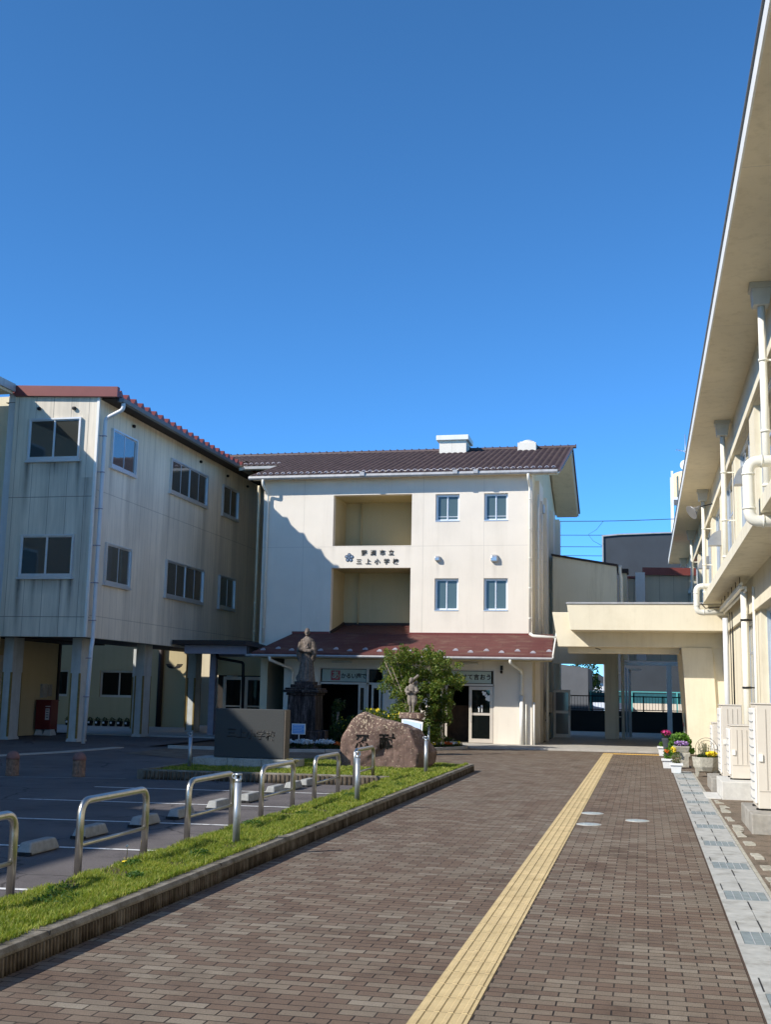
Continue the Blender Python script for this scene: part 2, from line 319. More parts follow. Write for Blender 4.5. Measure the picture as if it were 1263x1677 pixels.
# ---------------------------------------------------------------- mesh helpers
ORG = {}
def origin(o): return ORG.get(o.name, Vector((0, 0, 0))) if o else Vector((0, 0, 0))
class MB:
    def __init__(s): s.v = []; s.f = []; s.sm = []
    def add(s, vs, fs, smooth=False):
        b = len(s.v); s.v += [tuple(p) for p in vs]; s.f += [tuple(i+b for i in f) for f in fs]; s.sm += [smooth]*len(fs); return s
    def box(s, x0, x1, y0, y1, z0, z1):
        x0, x1 = min(x0, x1), max(x0, x1); y0, y1 = min(y0, y1), max(y0, y1); z0, z1 = min(z0, z1), max(z0, z1)
        return s.add([(x0, y0, z0), (x1, y0, z0), (x1, y1, z0), (x0, y1, z0), (x0, y0, z1), (x1, y0, z1), (x1, y1, z1), (x0, y1, z1)],
                     [(0, 3, 2, 1), (4, 5, 6, 7), (0, 1, 5, 4), (1, 2, 6, 5), (2, 3, 7, 6), (3, 0, 4, 7)])
    def quad(s, *p): return s.add(p, [tuple(range(len(p)))])
    def loft(s, bot, top):       # two equal rings -> closed solid
        n = len(bot); return s.add(list(bot)+list(top), [tuple(range(n))[::-1], tuple(range(n, 2*n))]+[(i, (i+1) % n, n+(i+1) % n, n+i) for i in range(n)])
    def prism(s, poly, axis, a, b):
        f = {'x': lambda p, c: (c, p[0], p[1]), 'y': lambda p, c: (p[0], c, p[1]), 'z': lambda p, c: (p[0], p[1], c)}[axis]
        return s.loft([f(p, a) for p in poly], [f(p, b) for p in poly])
    def tube(s, pts, r, n=10, caps=True, smooth=True):
        pts = [Vector(p) for p in pts]; rs = r if isinstance(r, (list, tuple)) else [r]*len(pts); vs = []
        up = None
        for i, p in enumerate(pts):
            t = (pts[min(i+1, len(pts)-1)]-pts[max(i-1, 0)]).normalized()
            if up is None: up = Vector((0, 0, 1)) if abs(t.z) < .9 else Vector((1, 0, 0))
            a = t.cross(up).normalized(); up = a.cross(t).normalized()
            for k in range(n):
                th = 2*math.pi*k/n; vs.append(p+(a*math.cos(th)+up*math.sin(th))*rs[i])
        m = len(pts); fs = [(i*n+k, i*n+(k+1) % n, (i+1)*n+(k+1) % n, (i+1)*n+k) for i in range(m-1) for k in range(n)]
        s.add(vs, fs, smooth)
        if caps: b = len(s.v)-len(vs); s.f += [tuple(b+k for k in range(n))[::-1], tuple(b+(m-1)*n+k for k in range(n))]; s.sm += [False, False]
        return s
    def lathe(s, prof, cx, cy, n=16, ex=1, ey=1, smooth=True):
        vs = [(cx+r*ex*math.cos(2*math.pi*k/n), cy+r*ey*math.sin(2*math.pi*k/n), z) for r, z in prof for k in range(n)]; m = len(prof)
        fs = [(i*n+k, i*n+(k+1) % n, (i+1)*n+(k+1) % n, (i+1)*n+k) for i in range(m-1) for k in range(n)]
        s.add(vs, fs, smooth); b = len(s.v)-len(vs); s.f += [tuple(b+k for k in range(n))[::-1], tuple(b+(m-1)*n+k for k in range(n))]; s.sm += [False, False]; return s
    def ball(s, c, r, n=12, m=8):
        rx, ry, rz = r if isinstance(r, tuple) else (r, r, r); vs = []
        for i in range(m+1):
            ph = math.pi*(i/m)*.998+.003
            for k in range(n): vs.append((c[0]+rx*math.sin(ph)*math.cos(2*math.pi*k/n), c[1]+ry*math.sin(ph)*math.sin(2*math.pi*k/n), c[2]+rz*math.cos(ph)))
        s.add(vs, [(i*n+k, (i+1)*n+k, (i+1)*n+(k+1) % n, i*n+(k+1) % n) for i in range(m) for k in range(n)], True); return s
    def fbox(s, T, u0, u1, d0, d1, v0, v1):
        c = [T(u, d, v) for u in (u0, u1) for d in (d0, d1) for v in (v0, v1)]; xs, ys, zs = zip(*c)
        return s.box(min(xs), max(xs), min(ys), max(ys), min(zs), max(zs))
    def wall(s, T, u0, u1, v0, v1, thick, holes=()):    # outer face at d=0, inner at d=-thick
        us = sorted({u0, u1, *[min(max(h[0], u0), u1) for h in holes], *[min(max(h[1], u0), u1) for h in holes]})
        vs = sorted({v0, v1, *[min(max(h[2], v0), v1) for h in holes], *[min(max(h[3], v0), v1) for h in holes]})
        def solid(i, j):
            if not (0 <= i < len(us)-1 and 0 <= j < len(vs)-1): return False
            cu, cv = (us[i]+us[i+1])/2, (vs[j]+vs[j+1])/2
            return not any(h[0] < cu < h[1] and h[2] < cv < h[3] for h in holes)
        for i in range(len(us)-1):
            for j in range(len(vs)-1):
                if not solid(i, j): continue
                a, b, c, d = us[i], us[i+1], vs[j], vs[j+1]
                s.quad(T(a, 0, c), T(b, 0, c), T(b, 0, d), T(a, 0, d)); s.quad(T(a, -thick, c), T(a, -thick, d), T(b, -thick, d), T(b, -thick, c))
                if not solid(i-1, j): s.quad(T(a, 0, c), T(a, 0, d), T(a, -thick, d), T(a, -thick, c))
                if not solid(i+1, j): s.quad(T(b, 0, c), T(b, -thick, c), T(b, -thick, d), T(b, 0, d))
                if not solid(i, j-1): s.quad(T(a, 0, c), T(a, -thick, c), T(b, -thick, c), T(b, 0, c))
                if not solid(i, j+1): s.quad(T(a, 0, d), T(b, 0, d), T(b, -thick, d), T(a, -thick, d))
        return s
    def build(s, name, mat, parent=None, bevel=0, recalc=True):
        o0 = origin(parent)
        me = bpy.data.meshes.new(name); me.from_pydata([(x-o0.x, y-o0.y, z-o0.z) for x, y, z in s.v], [], s.f)
        me.polygons.foreach_set('use_smooth', s.sm)
        if recalc and len(s.f) < 60000:
            bm = bmesh.new(); bm.from_mesh(me)
            bmesh.ops.remove_doubles(bm, verts=bm.verts, dist=1e-5) if len(s.f) < 4000 and bevel else None
            bmesh.ops.recalc_face_normals(bm, faces=bm.faces); bm.to_mesh(me); bm.free()
        me.materials.append(M[mat] if isinstance(mat, str) else mat)
        o = bpy.data.objects.new(name, me); COL.objects.link(o)
        if parent: o.parent = parent; ORG[o.name] = o0
        if bevel:
            b = o.modifiers.new('bevel', 'BEVEL'); b.width = bevel; b.segments = 2; b.limit_method = 'ANGLE'; b.angle_limit = R(40)
        return o
TY = lambda c: (lambda u, d, v: (u, c-d, v))       # plane facing the camera (-Y)
TXm = lambda c: (lambda u, d, v: (c-d, u, v))      # plane facing -X
TXp = lambda c: (lambda u, d, v: (c+d, u, v))      # plane facing +X
def tag(o, label, cat, group=None, kind=None):
    o['label'] = label; o['category'] = cat
    if group: o['group'] = group
    if kind: o['kind'] = kind
    return o
def thing(name, label, cat, loc=(0, 0, 0), group=None):
    o = bpy.data.objects.new(name, None); COL.objects.link(o); o.location = loc; ORG[o.name] = Vector(loc); o.empty_display_size = .2
    return tag(o, label, cat, group)
def struct(o): o['kind'] = 'structure'; return o
def copy_tree(o, loc=None, label=None, rz=None):
    def rec(x, par):
        c = x.copy(); COL.objects.link(c)
        if par: c.parent = par; c.matrix_parent_inverse = x.matrix_parent_inverse.copy()
        for ch in x.children: rec(ch, c)
        return c
    kids = rec(o, None)
    if loc: kids.location = loc; ORG[kids.name] = Vector(loc)
    if rz is not None: kids.rotation_euler.z = rz
    if label: kids['label'] = label
    return kids
def text(s, name, mat, parent, T, u, v, size, d=.004, ext=.006, bold=0.0, squeeze=1, align='CENTER', slant=0, sub=0):
    c = bpy.data.curves.new(name, 'FONT'); c.body = s; c.size = 1; c.align_x = align; c.align_y = 'CENTER'; c.offset = bold; c.resolution_u = 3
    t = bpy.data.objects.new(name, c); COL.objects.link(t); bpy.context.view_layer.update()
    me = bpy.data.meshes.new_from_object(t.evaluated_get(bpy.context.evaluated_depsgraph_get())); COL.objects.unlink(t); bpy.data.objects.remove(t); bpy.data.curves.remove(c)
    o0 = origin(parent)
    bm = bmesh.new(); bm.from_mesh(me)
    for vv in bm.verts:
        p = T(u+vv.co.x*size*squeeze+vv.co.y*slant*size, d+ext, v+vv.co.y*size); vv.co = Vector(p)-o0
    if sub:
        bmesh.ops.triangulate(bm, faces=bm.faces[:])
        for _ in range(4):
            le = [e for e in bm.edges if e.calc_length() > sub]
            if not le: break
            bmesh.ops.subdivide_edges(bm, edges=le, cuts=1); bmesh.ops.triangulate(bm, faces=[f for f in bm.faces if len(f.verts) > 3])
    r = bmesh.ops.extrude_face_region(bm, geom=bm.faces[:])
    dv = Vector(T(0, -ext, 0))-Vector(T(0, 0, 0))
    for e in r['geom']:
        if isinstance(e, bmesh.types.BMVert): e.co += dv
    bmesh.ops.recalc_face_normals(bm, faces=bm.faces)
    bm.to_mesh(me); bm.free(); me.materials.clear(); me.materials.append(M[mat])
    o = bpy.data.objects.new(name, me); COL.objects.link(o)
    if parent: o.parent = parent; ORG[o.name] = o0
    return o
def window(par, T, u0, u1, v0, v1, d0=0.0, n=2, fr='alum', gl='glass', fw=.045, dep=.06, sash=.035, bar=None, name='window', mid=None):
    m = MB(); m.fbox(T, u0, u1, d0, d0+dep, v0, v0+fw); m.fbox(T, u0, u1, d0, d0+dep, v1-fw, v1)
    m.fbox(T, u0, u0+fw, d0, d0+dep, v0+fw, v1-fw); m.fbox(T, u1-fw, u1, d0, d0+dep, v0+fw, v1-fw)
    a, b = u0+fw, u1-fw; w_ = (b-a)/n
    for k in range(n):
        s0, s1 = a+k*w_, a+(k+1)*w_; dd = d0+dep*(.30 if k % 2 else .55)
        e = sash*.5 if k else 0; s0 -= e
        m.fbox(T, s0+.001, s0+sash, dd-.012, dd+.012, v0+fw+.001, v1-fw-.001); m.fbox(T, s1-sash, s1-.001, dd-.012, dd+.012, v0+fw+.001, v1-fw-.001)
        m.fbox(T, s0+sash, s1-sash, dd-.012, dd+.012, v0+fw+.001, v0+fw+sash*1.4); m.fbox(T, s0+sash, s1-sash, dd-.012, dd+.012, v1-fw-sash, v1-fw-.001)
        if mid: m.fbox(T, s0+sash, s1-sash, dd-.012, dd+.012, mid-.03, mid+.03)
        if bar: m.fbox(T, s0+sash, s1-sash, dd-.004, dd+.016, bar, bar+.018)
    o = m.build(name, fr, par)
    for k in range(n):
        s0, s1 = a+k*w_, a+(k+1)*w_; dd = d0+dep*(.30 if k % 2 else .55)
        MB().fbox(T, s0+sash*.6, s1-sash*.6, dd-.004, dd+.004, v0+fw+.01, v1-fw-.01).build('pane', gl[k] if isinstance(gl, (list, tuple)) else gl, o)
    return o
def arc(c, r, a0, a1, n, ax, ay):
    return [Vector(c)+Vector(ax)*r*math.cos(a0+(a1-a0)*i/n)+Vector(ay)*r*math.sin(a0+(a1-a0)*i/n) for i in range(n+1)]
def bend(pts, r, n=6):      # round the corners of a polyline
    P = [Vector(p) for p in pts]; out = [P[0]]
    for i in range(1, len(P)-1):
        a = (P[i-1]-P[i]).normalized(); b = (P[i+1]-P[i]).normalized()
        rr = min(r, (P[i-1]-P[i]).length*.49, (P[i+1]-P[i]).length*.49)
        p0, p1 = P[i]+a*rr, P[i]+b*rr
        for k in range(n+1):
            t = k/n; out.append(p0*(1-t)**2+P[i]*2*t*(1-t)+p1*t*t)
    out.append(P[-1]); return out
def leaves(centers, size, mat, name, parent=None, seed=1, aspect=.55, up=.2, petal=False):
    rng = np.random.default_rng(seed); C = np.asarray(centers, float); n = len(C)
    if parent: C = C-np.array(origin(parent))
    a = rng.normal(size=(n, 3)); a /= np.linalg.norm(a, axis=1)[:, None]; nr = rng.normal(size=(n, 3)); nr[:, 2] += up*3; nr -= (nr*a).sum(1)[:, None]*a; nr /= np.linalg.norm(nr, axis=1)[:, None]
    b = np.cross(a, nr); s = size*rng.uniform(.6, 1.3, n)[:, None]
    V = np.stack([C-a*s, C-b*s*aspect+nr*s*.15, C+a*s, C+b*s*aspect+nr*s*.15], 1).reshape(-1, 3)
    me = bpy.data.meshes.new(name); me.from_pydata(V.tolist(), [], [(4*i, 4*i+1, 4*i+2, 4*i+3) for i in range(n)])
    me.materials.append(M[mat]); o = bpy.data.objects.new(name, me); COL.objects.link(o)
    if parent: o.parent = parent; ORG[o.name] = origin(parent)
    return o
def blob(cx, cy, cz, rx, ry, rz, n, rng, shell=.35):
    d = rng.normal(size=(n, 3)); d /= np.linalg.norm(d, axis=1)[:, None]; r = rng.uniform(shell, 1, n)[:, None]**.6
    return d*r*np.array([rx, ry, rz])+np.array([cx, cy, cz])

# ---------------------------------------------------------------- ground
def sheet(name, poly, z, mat): 
    m = MB(); m.quad(*[(x, y, z) for x, y in poly]); o = m.build(name, mat, recalc=False); return struct(o)
sheet('ground', [(-260, -40), (260, -40), (260, 600), (-260, 600)], -.06, 'asphalt')
sheet('car_park', [(-40, -12), (-3.9, -12), (-3.9, 31), (-14, 31), (-14, 60), (-60, 60), (-60, -12)], -.008, 'parking_asphalt')
sheet('brick_pavement', [(-3.70, -8), (.585, -8), (.585, 27.3), (2.6, 27.3), (2.6, 36.0), (-5.0, 36.0), (-5.6, 34.9), (-13.0, 34.9), (-13.0, 27.5), (-9.6, 25.45), (-3.70, 25.45)], 0, 'brick_paving')
sheet('concrete_verge', [(1.02, -8), (2.6, -8), (2.6, 27.295), (1.02, 27.295)], .002, 'old_concrete')
m = MB(); m.box(-40, -15.2, 24.2, 24.55, -.02, .012)
o = MB(); o.prism([(-18.0, 23.4), (-15.0, 24.2), (-14.3, 27.0), (-14.15, 29.9), (-14.45, 29.9), (-14.65, 27.1), (-15.2, 24.6), (-18, 23.8)], 'z', -.02, .012); struct(o.build('kerb_path', 'stone_path'))
# slab in front of the entrance and through the passage
m = MB(); m.prism([(-5.3, 35.45), (-4.2, 35.6), (-1.2, 35.75), (2.24, 35.85), (2.24, 54), (-3.45, 54), (-3.45, 38.3), (-3.45, 38.05), (-13.4, 38.05), (-13.4, 36.9), (-6.8, 36.9), (-5.6, 36.2)], 'z', -.05, .055)
struct(m.build('entrance_step', 'stone_path', bevel=.008))
m = MB(); m.box(-20.19, -13.0, 37.2, 50, -.05, .04); m.box(-26, -19.4, 37.2, 46, -.05, .035); struct(m.build('porch_floor', 'stone_path'))
# parking bay lines (slope about five degrees to the building grid)
for a, b in (((-9.1, 8.5), (-4.98, 8.93)), ((-9.1, 11.0), (-4.98, 11.42)), ((-9.12, 13.4), (-4.98, 13.82)), ((-9.11, 15.8), (-4.98, 16.22)), ((-9.08, 18.15), (-4.98, 18.6))):
    sheet('parking_line', [(a[0], a[1]-.04), (b[0], b[1]-.04), (b[0], b[1]+.04), (a[0], a[1]+.04)], -.002, 'white_paint')
sheet('parking_line', [(-14, 18.65), (-9.4, 20.0), (-9.4, 20.03), (-14, 18.68)], -.002, 'concrete_pale')
# tactile paving
def tactile():
    m = MB(); m.box(-1.212, -.912, -4, 34.6, -.02, .005); o = struct(m.build('tactile_paving', 'tactile_yellow'))
    m = MB(); y = -3.92
    while y < 34.5:
        for k in range(4):
            x = -1.212+.0375+k*.075; h = .0055
            m.loft([(x-.0175, y-.008, .005), (x+.0175, y-.008, .005), (x+.0175, y+.288, .005), (x-.0175, y+.288, .005)],
                   [(x-.012, y-.003, .005+h), (x+.012, y-.003, .005+h), (x+.012, y+.283, .005+h), (x-.012, y+.283, .005+h)])
        y += .3
    m.build('raised_bar', 'tactile_yellow', o)
    m = MB(); m.box(-1.212, .62, 34.602, 34.9, -.02, .006)
    for i in range(24):
        for j in range(4): m.lathe([(.016, .006), (.010, .012)], -1.18+i*.075, 34.64+j*.073, 6)
    struct(m.build('tactile_paving', 'tactile_gold'))
tactile()
# drain channel: concrete slabs in pairs with steel grates
def channel():
    m = MB(); m.box(.588, 1.018, -4, 27.25, -.04, .0015); o = struct(m.build('drain_channel', 'soil'))
    s = MB(); g = MB(); k = MB(); d = MB(); y = 6.74-1.8*6; e = .006
    while y < 27.2:
        g.box(.650, .985, y, y+.445, .001, .009); s.box(.600, .646, y, y+.445, .001, .010); s.box(.989, 1.012, y, y+.445, .001, .010)
        for j in range(1, 5): k.box(.650+.067*j-.003, .650+.067*j+.003, y+.01, y+.435, .0095, .0115)
        for q in range(3):
            a, b = y+.45*(q+1)+e, y+.45*(q+2)-e
            if a > 27.2: break
            s.box(.600, .806, a, b, .001, .010); s.box(.812, 1.012, a, b, .001, .010)
            if q == 0: d.box(.640, .650, a+.02, a+.36, .0102, .0112); d.box(.803, .815, a+.0, b, .0102, .0112)
            if q == 2: d.box(.803, .815, a, a+.36, .0102, .0112)
        y += 1.8
    s.build('drain_slab', 'gutter_slab', o); g.build('drain_grate', 'grate_blue', o); k.build('grate_bar', 'alum', o); d.build('drain_slot', 'rubber_black', o)
channel()
# old channel edge on the verge: low rubble edging
def rubble():
    rng = random.Random(7); m = MB(); y = 1.5
    m.box(1.018, 1.06, -4, 27.2, -.02, .004)
    while y < 21:
        L = rng.uniform(.18, .42); x = 1.10+rng.uniform(-.015, .02); wd = rng.uniform(.07, .13); z = rng.uniform(.008, .02)
        p = [(x+rng.uniform(-.01, .01), y), (x+wd+rng.uniform(-.02, .02), y+rng.uniform(0, .03)), (x+wd+rng.uniform(-.02, .02), y+L*.55), (x+wd*.8, y+L), (x+rng.uniform(-.01, .01), y+L*.97)]
        if rng.random() < .62: m.loft([(a, b, -.02) for a, b in p], [(a, b, z) for a, b in p])
        y += L*rng.uniform(.6, 1)+rng.uniform(.0, .12)
    o = m.build('rubble_edging', 'mossy_stone', bevel=.006); tag(o, 'broken pale stone edging along the drain beside the air conditioner plinths', 'edging')
rubble()
for i, (x, y, r, lb) in enumerate([(-.74, 15.66, .15, 'pale round manhole cover touching the yellow tactile strip'), (-.12, 16.37, .15, 'pale round manhole cover nearest the drain channel'), (-.76, 17.12, .14, 'pale round manhole cover furthest up the brick pavement of the three')]):
    if i == 0:
        t = thing('manhole_cover', lb, 'manhole cover', (x, y, 0), 'manhole covers in the brick pavement')
        m = MB(); m.lathe([(r+.012, -.01), (r+.012, .004)], x, y, 40); m.build('rim', 'concrete_pale', t)
        m = MB(); m.lathe([(r, .0045), (r, .007), (r-.01, .008)], x, y, 40); 
        for q in range(6): 
            for p in range(6):
                px, py = x-r*.7+q*r*.28, y-r*.7+p*r*.28
                if math.hypot(px-x, py-y) < r*.85: m.box(px-.012, px+.012, py-.004, py+.004, .008, .010)
        m.build('lid', 'manhole', t); mh = t
    else: copy_tree(mh, (x, y, 0), lb)

# ---------------------------------------------------------------- kerbs and lawn
def kerbs():
    t = thing('lawn_kerb', 'ribbed grey concrete kerb edging the grass strip beside the brick pavement', 'kerb', (-3.7, 10, 0))
    m = MB(); m.prism([(-3.80, .108), (-3.648, .108), (-3.648, .128), (-3.668, .155), (-3.80, .155)], 'y', -3, 25.2); m.build('coping', 'kerb_concrete', t, bevel=.006)
    m = MB(); m.box(-3.80, -3.665, -3, 25.2, -.05, .107); m.build('kerb_body', 'kerb_rib', t)
    r = MB(); y = -2.95; rng = random.Random(3)
    while y < 25.15:
        wv = .034+rng.uniform(-.002, .002); r.loft([(-3.665, y, -.01), (-3.640, y+.004, -.01), (-3.640, y+wv-.012, -.01), (-3.665, y+wv-.008, -.01)], [(-3.665, y, .108), (-3.645, y+.004, .106), (-3.645, y+wv-.012, .106), (-3.665, y+wv-.008, .108)]); y += .043
    r.build('rib', 'kerb_rib', t)
    j = MB(); y = .8
    while y < 25: j.box(-3.80, -3.651, y, y+.012, .02, .1565); y += 3.0
    j.build('mortar_joint', 'rubber_black', t)
    # second ribbed kerb: front of the island facing the car park, and its other sides
    t = thing('island_kerb', 'ribbed brown concrete kerb along the car park side of the stone sign lawn', 'kerb', (-7, 20.3, 0))
    A, B = Vector((-9.1, 20.1, 0)), Vector((-4.52, 20.52, 0)); d = (B-A).normalized(); nrm = Vector((d.y, -d.x, 0)); L = (B-A).length
    def rect(m, s0, s1, o0, o1, z0, z1):
        p = [A+d*s0-nrm*o0, A+d*s1-nrm*o0, A+d*s1-nrm*o1, A+d*s0-nrm*o1]; m.loft([(*q.xy, z0) for q in p], [(*q.xy, z1) for q in p])
    m = MB(); rect(m, -.1, L, .0, .13, -.05, .165); m.box(-9.22, -9.1, 20.1, 25.2, -.05, .165); m.build('coping', 'kerb_concrete', t, bevel=.008)
    r = MB(); s = 0
    while s < L: rect(r, s, s+.062, -.03, .0, -.02, .145); s += .082
    r.build('rib', 'kerb_rib', t, bevel=.01)
    # end kerb at the far side and the low inner edging of the strip
    t = thing('lawn_edging', 'thin flush concrete edging between the grass strip and the car park', 'edging', (-4.6, 10, 0))
    m = MB(); m.box(-4.66, -4.56, -3, 20.4, -.03, .045); m.build('edging_block', 'concrete', t, bevel=.008)
    t = thing('far_kerb', 'low concrete kerb closing the far end of the lawn behind the boulder', 'kerb', (-6, 25.2, 0))
    m = MB(); m.box(-9.22, -3.665, 25.202, 25.32, -.05, .13); m.build('coping', 'kerb_concrete', t, bevel=.008)
kerbs()
LAWN = [(-4.56, -3, -3.80, 20.6), (-9.1, 20.3, -3.80, 25.2)]
m = MB(); m.box(-4.56, -3.80, -3, 20.6, -.04, .118); m.prism([(-9.1, 20.25), (-4.5, 20.66), (-3.80, 20.61), (-3.80, 25.2), (-9.1, 25.2)], 'z', -.04, .12)
struct(m.build('lawn_soil', 'soil'))
def grass():
    rng = np.random.default_rng(5); pts = []
    def add(n, x0, x1, y0, y1, h): pts.append(np.stack([rng.uniform(x0, x1, n), rng.uniform(y0, y1, n), rng.uniform(.5, 1.25, n)*h], 1))
    add(46000, -4.58, -3.77, 4.5, 9.5, .042); add(30000, -4.58, -3.77, 9.5, 14, .045); add(20000, -4.58, -3.77, 14, 20.6, .05); add(4000, -4.56, -3.82, 1, 4.5, .04)
    add(46000, -9.08, -3.8, 20.55, 25.2, .055); add(5000, -3.80, -3.745, 4.5, 14, .05); add(2500, -3.80, -3.75, 14, 25, .05)
    P = np.concatenate(pts); n = len(P)
    keep = np.ones(n, bool); x, y = P[:, 0], P[:, 1]
    pat = np.sin(x*7+np.sin(y*2.1)*2)*np.cos(y*3.3+x*2)+.5*np.sin(y*9+x*5); keep &= ~((pat < -.85) & (rng.random(n) < .8)); P = P[keep]; pat = pat[keep]; n = len(P)
    h = P[:, 2]*(1+.25*pat.clip(-1, 1)); a = rng.uniform(0, 2*np.pi, n); wd = rng.uniform(.0022, .0042, n)*(1+(P[:, 1] > 14)*.6+(P[:, 1] > 20)*.8); ln = rng.uniform(.1, .9, n)*h; b = rng.uniform(0, 2*np.pi, n)
    base = np.stack([P[:, 0], P[:, 1], np.where(P[:, 0] > -3.80, .15, .115)], 1); dx = np.stack([np.cos(a)*wd, np.sin(a)*wd, np.zeros(n)], 1)
    mid = base+np.stack([np.cos(b)*ln*.35, np.sin(b)*ln*.35, h*.6], 1); tip = base+np.stack([np.cos(b)*ln, np.sin(b)*ln, h], 1)
    V = np.stack([base-dx, base+dx, mid+dx*.75, mid-dx*.75, tip], 1).reshape(-1, 3)
    me = bpy.data.meshes.new('grass'); F = [];
    for i in range(n): k = 5*i; F.append((k, k+1, k+2, k+3)); F.append((k+3, k+2, k+4))
    me.from_pydata(V.tolist(), [], F); me.materials.append(M['leaf_grass']); o = bpy.data.objects.new('grass', me); COL.objects.link(o)
    tag(o, 'short bright green grass on the strip and island lawn', 'grass', kind='stuff')
grass()
def weeds():
    rng = np.random.default_rng(9); C = []; S = [(-4.2, 7.9, .16), (-4.35, 8.25, .12), (-4.48, 6.5, .12), (-4.40, 9.6, .08), (-4.1, 10.4, .1), (-4.45, 12.9, .12), (-4.2, 14.1, .12), (-4.1, 9.0, .07), (-4.3, 16.9, .14), (-4.0, 19.0, .15)]
    for x, y, r in S: C.append(blob(x, y, .145, r, r*1.6, .035, 260, rng))
    o = leaves(np.concatenate(C), .014, 'leaf_weed', 'weeds', seed=3, up=1); tag(o, 'darker clumps of broad leaved weeds and clover in the grass strip', 'weeds', kind='stuff')
weeds()
def dandelion():
    t = thing('dandelion', 'gone to seed dandelion with pale stalks at the kerb side of the grass strip', 'plant', (-4.52, 9.75, .12))
    m = MB(); m.tube([(-4.55, 9.78, .12), (-4.545, 9.79, .20), (-4.55, 9.80, .25)], .003, 5); m.tube([(-4.47, 9.85, .12), (-4.45, 9.86, .24), (-4.445, 9.86, .31)], .003, 5); m.tube([(-4.50, 9.72, .12), (-4.53, 9.70, .18)], .003, 5); m.build('stalk', 'leaf_dry', t)
    m = MB(); m.ball((-4.55, 9.80, .262), .014, 8, 6); m.build('seed_head', 'concrete_pale', t)
    m = MB(); m.ball((-4.50, 9.66, .15), (.03, .03, .008), 8, 4); m.build('flower', 'flower_yellow', t)
dandelion()

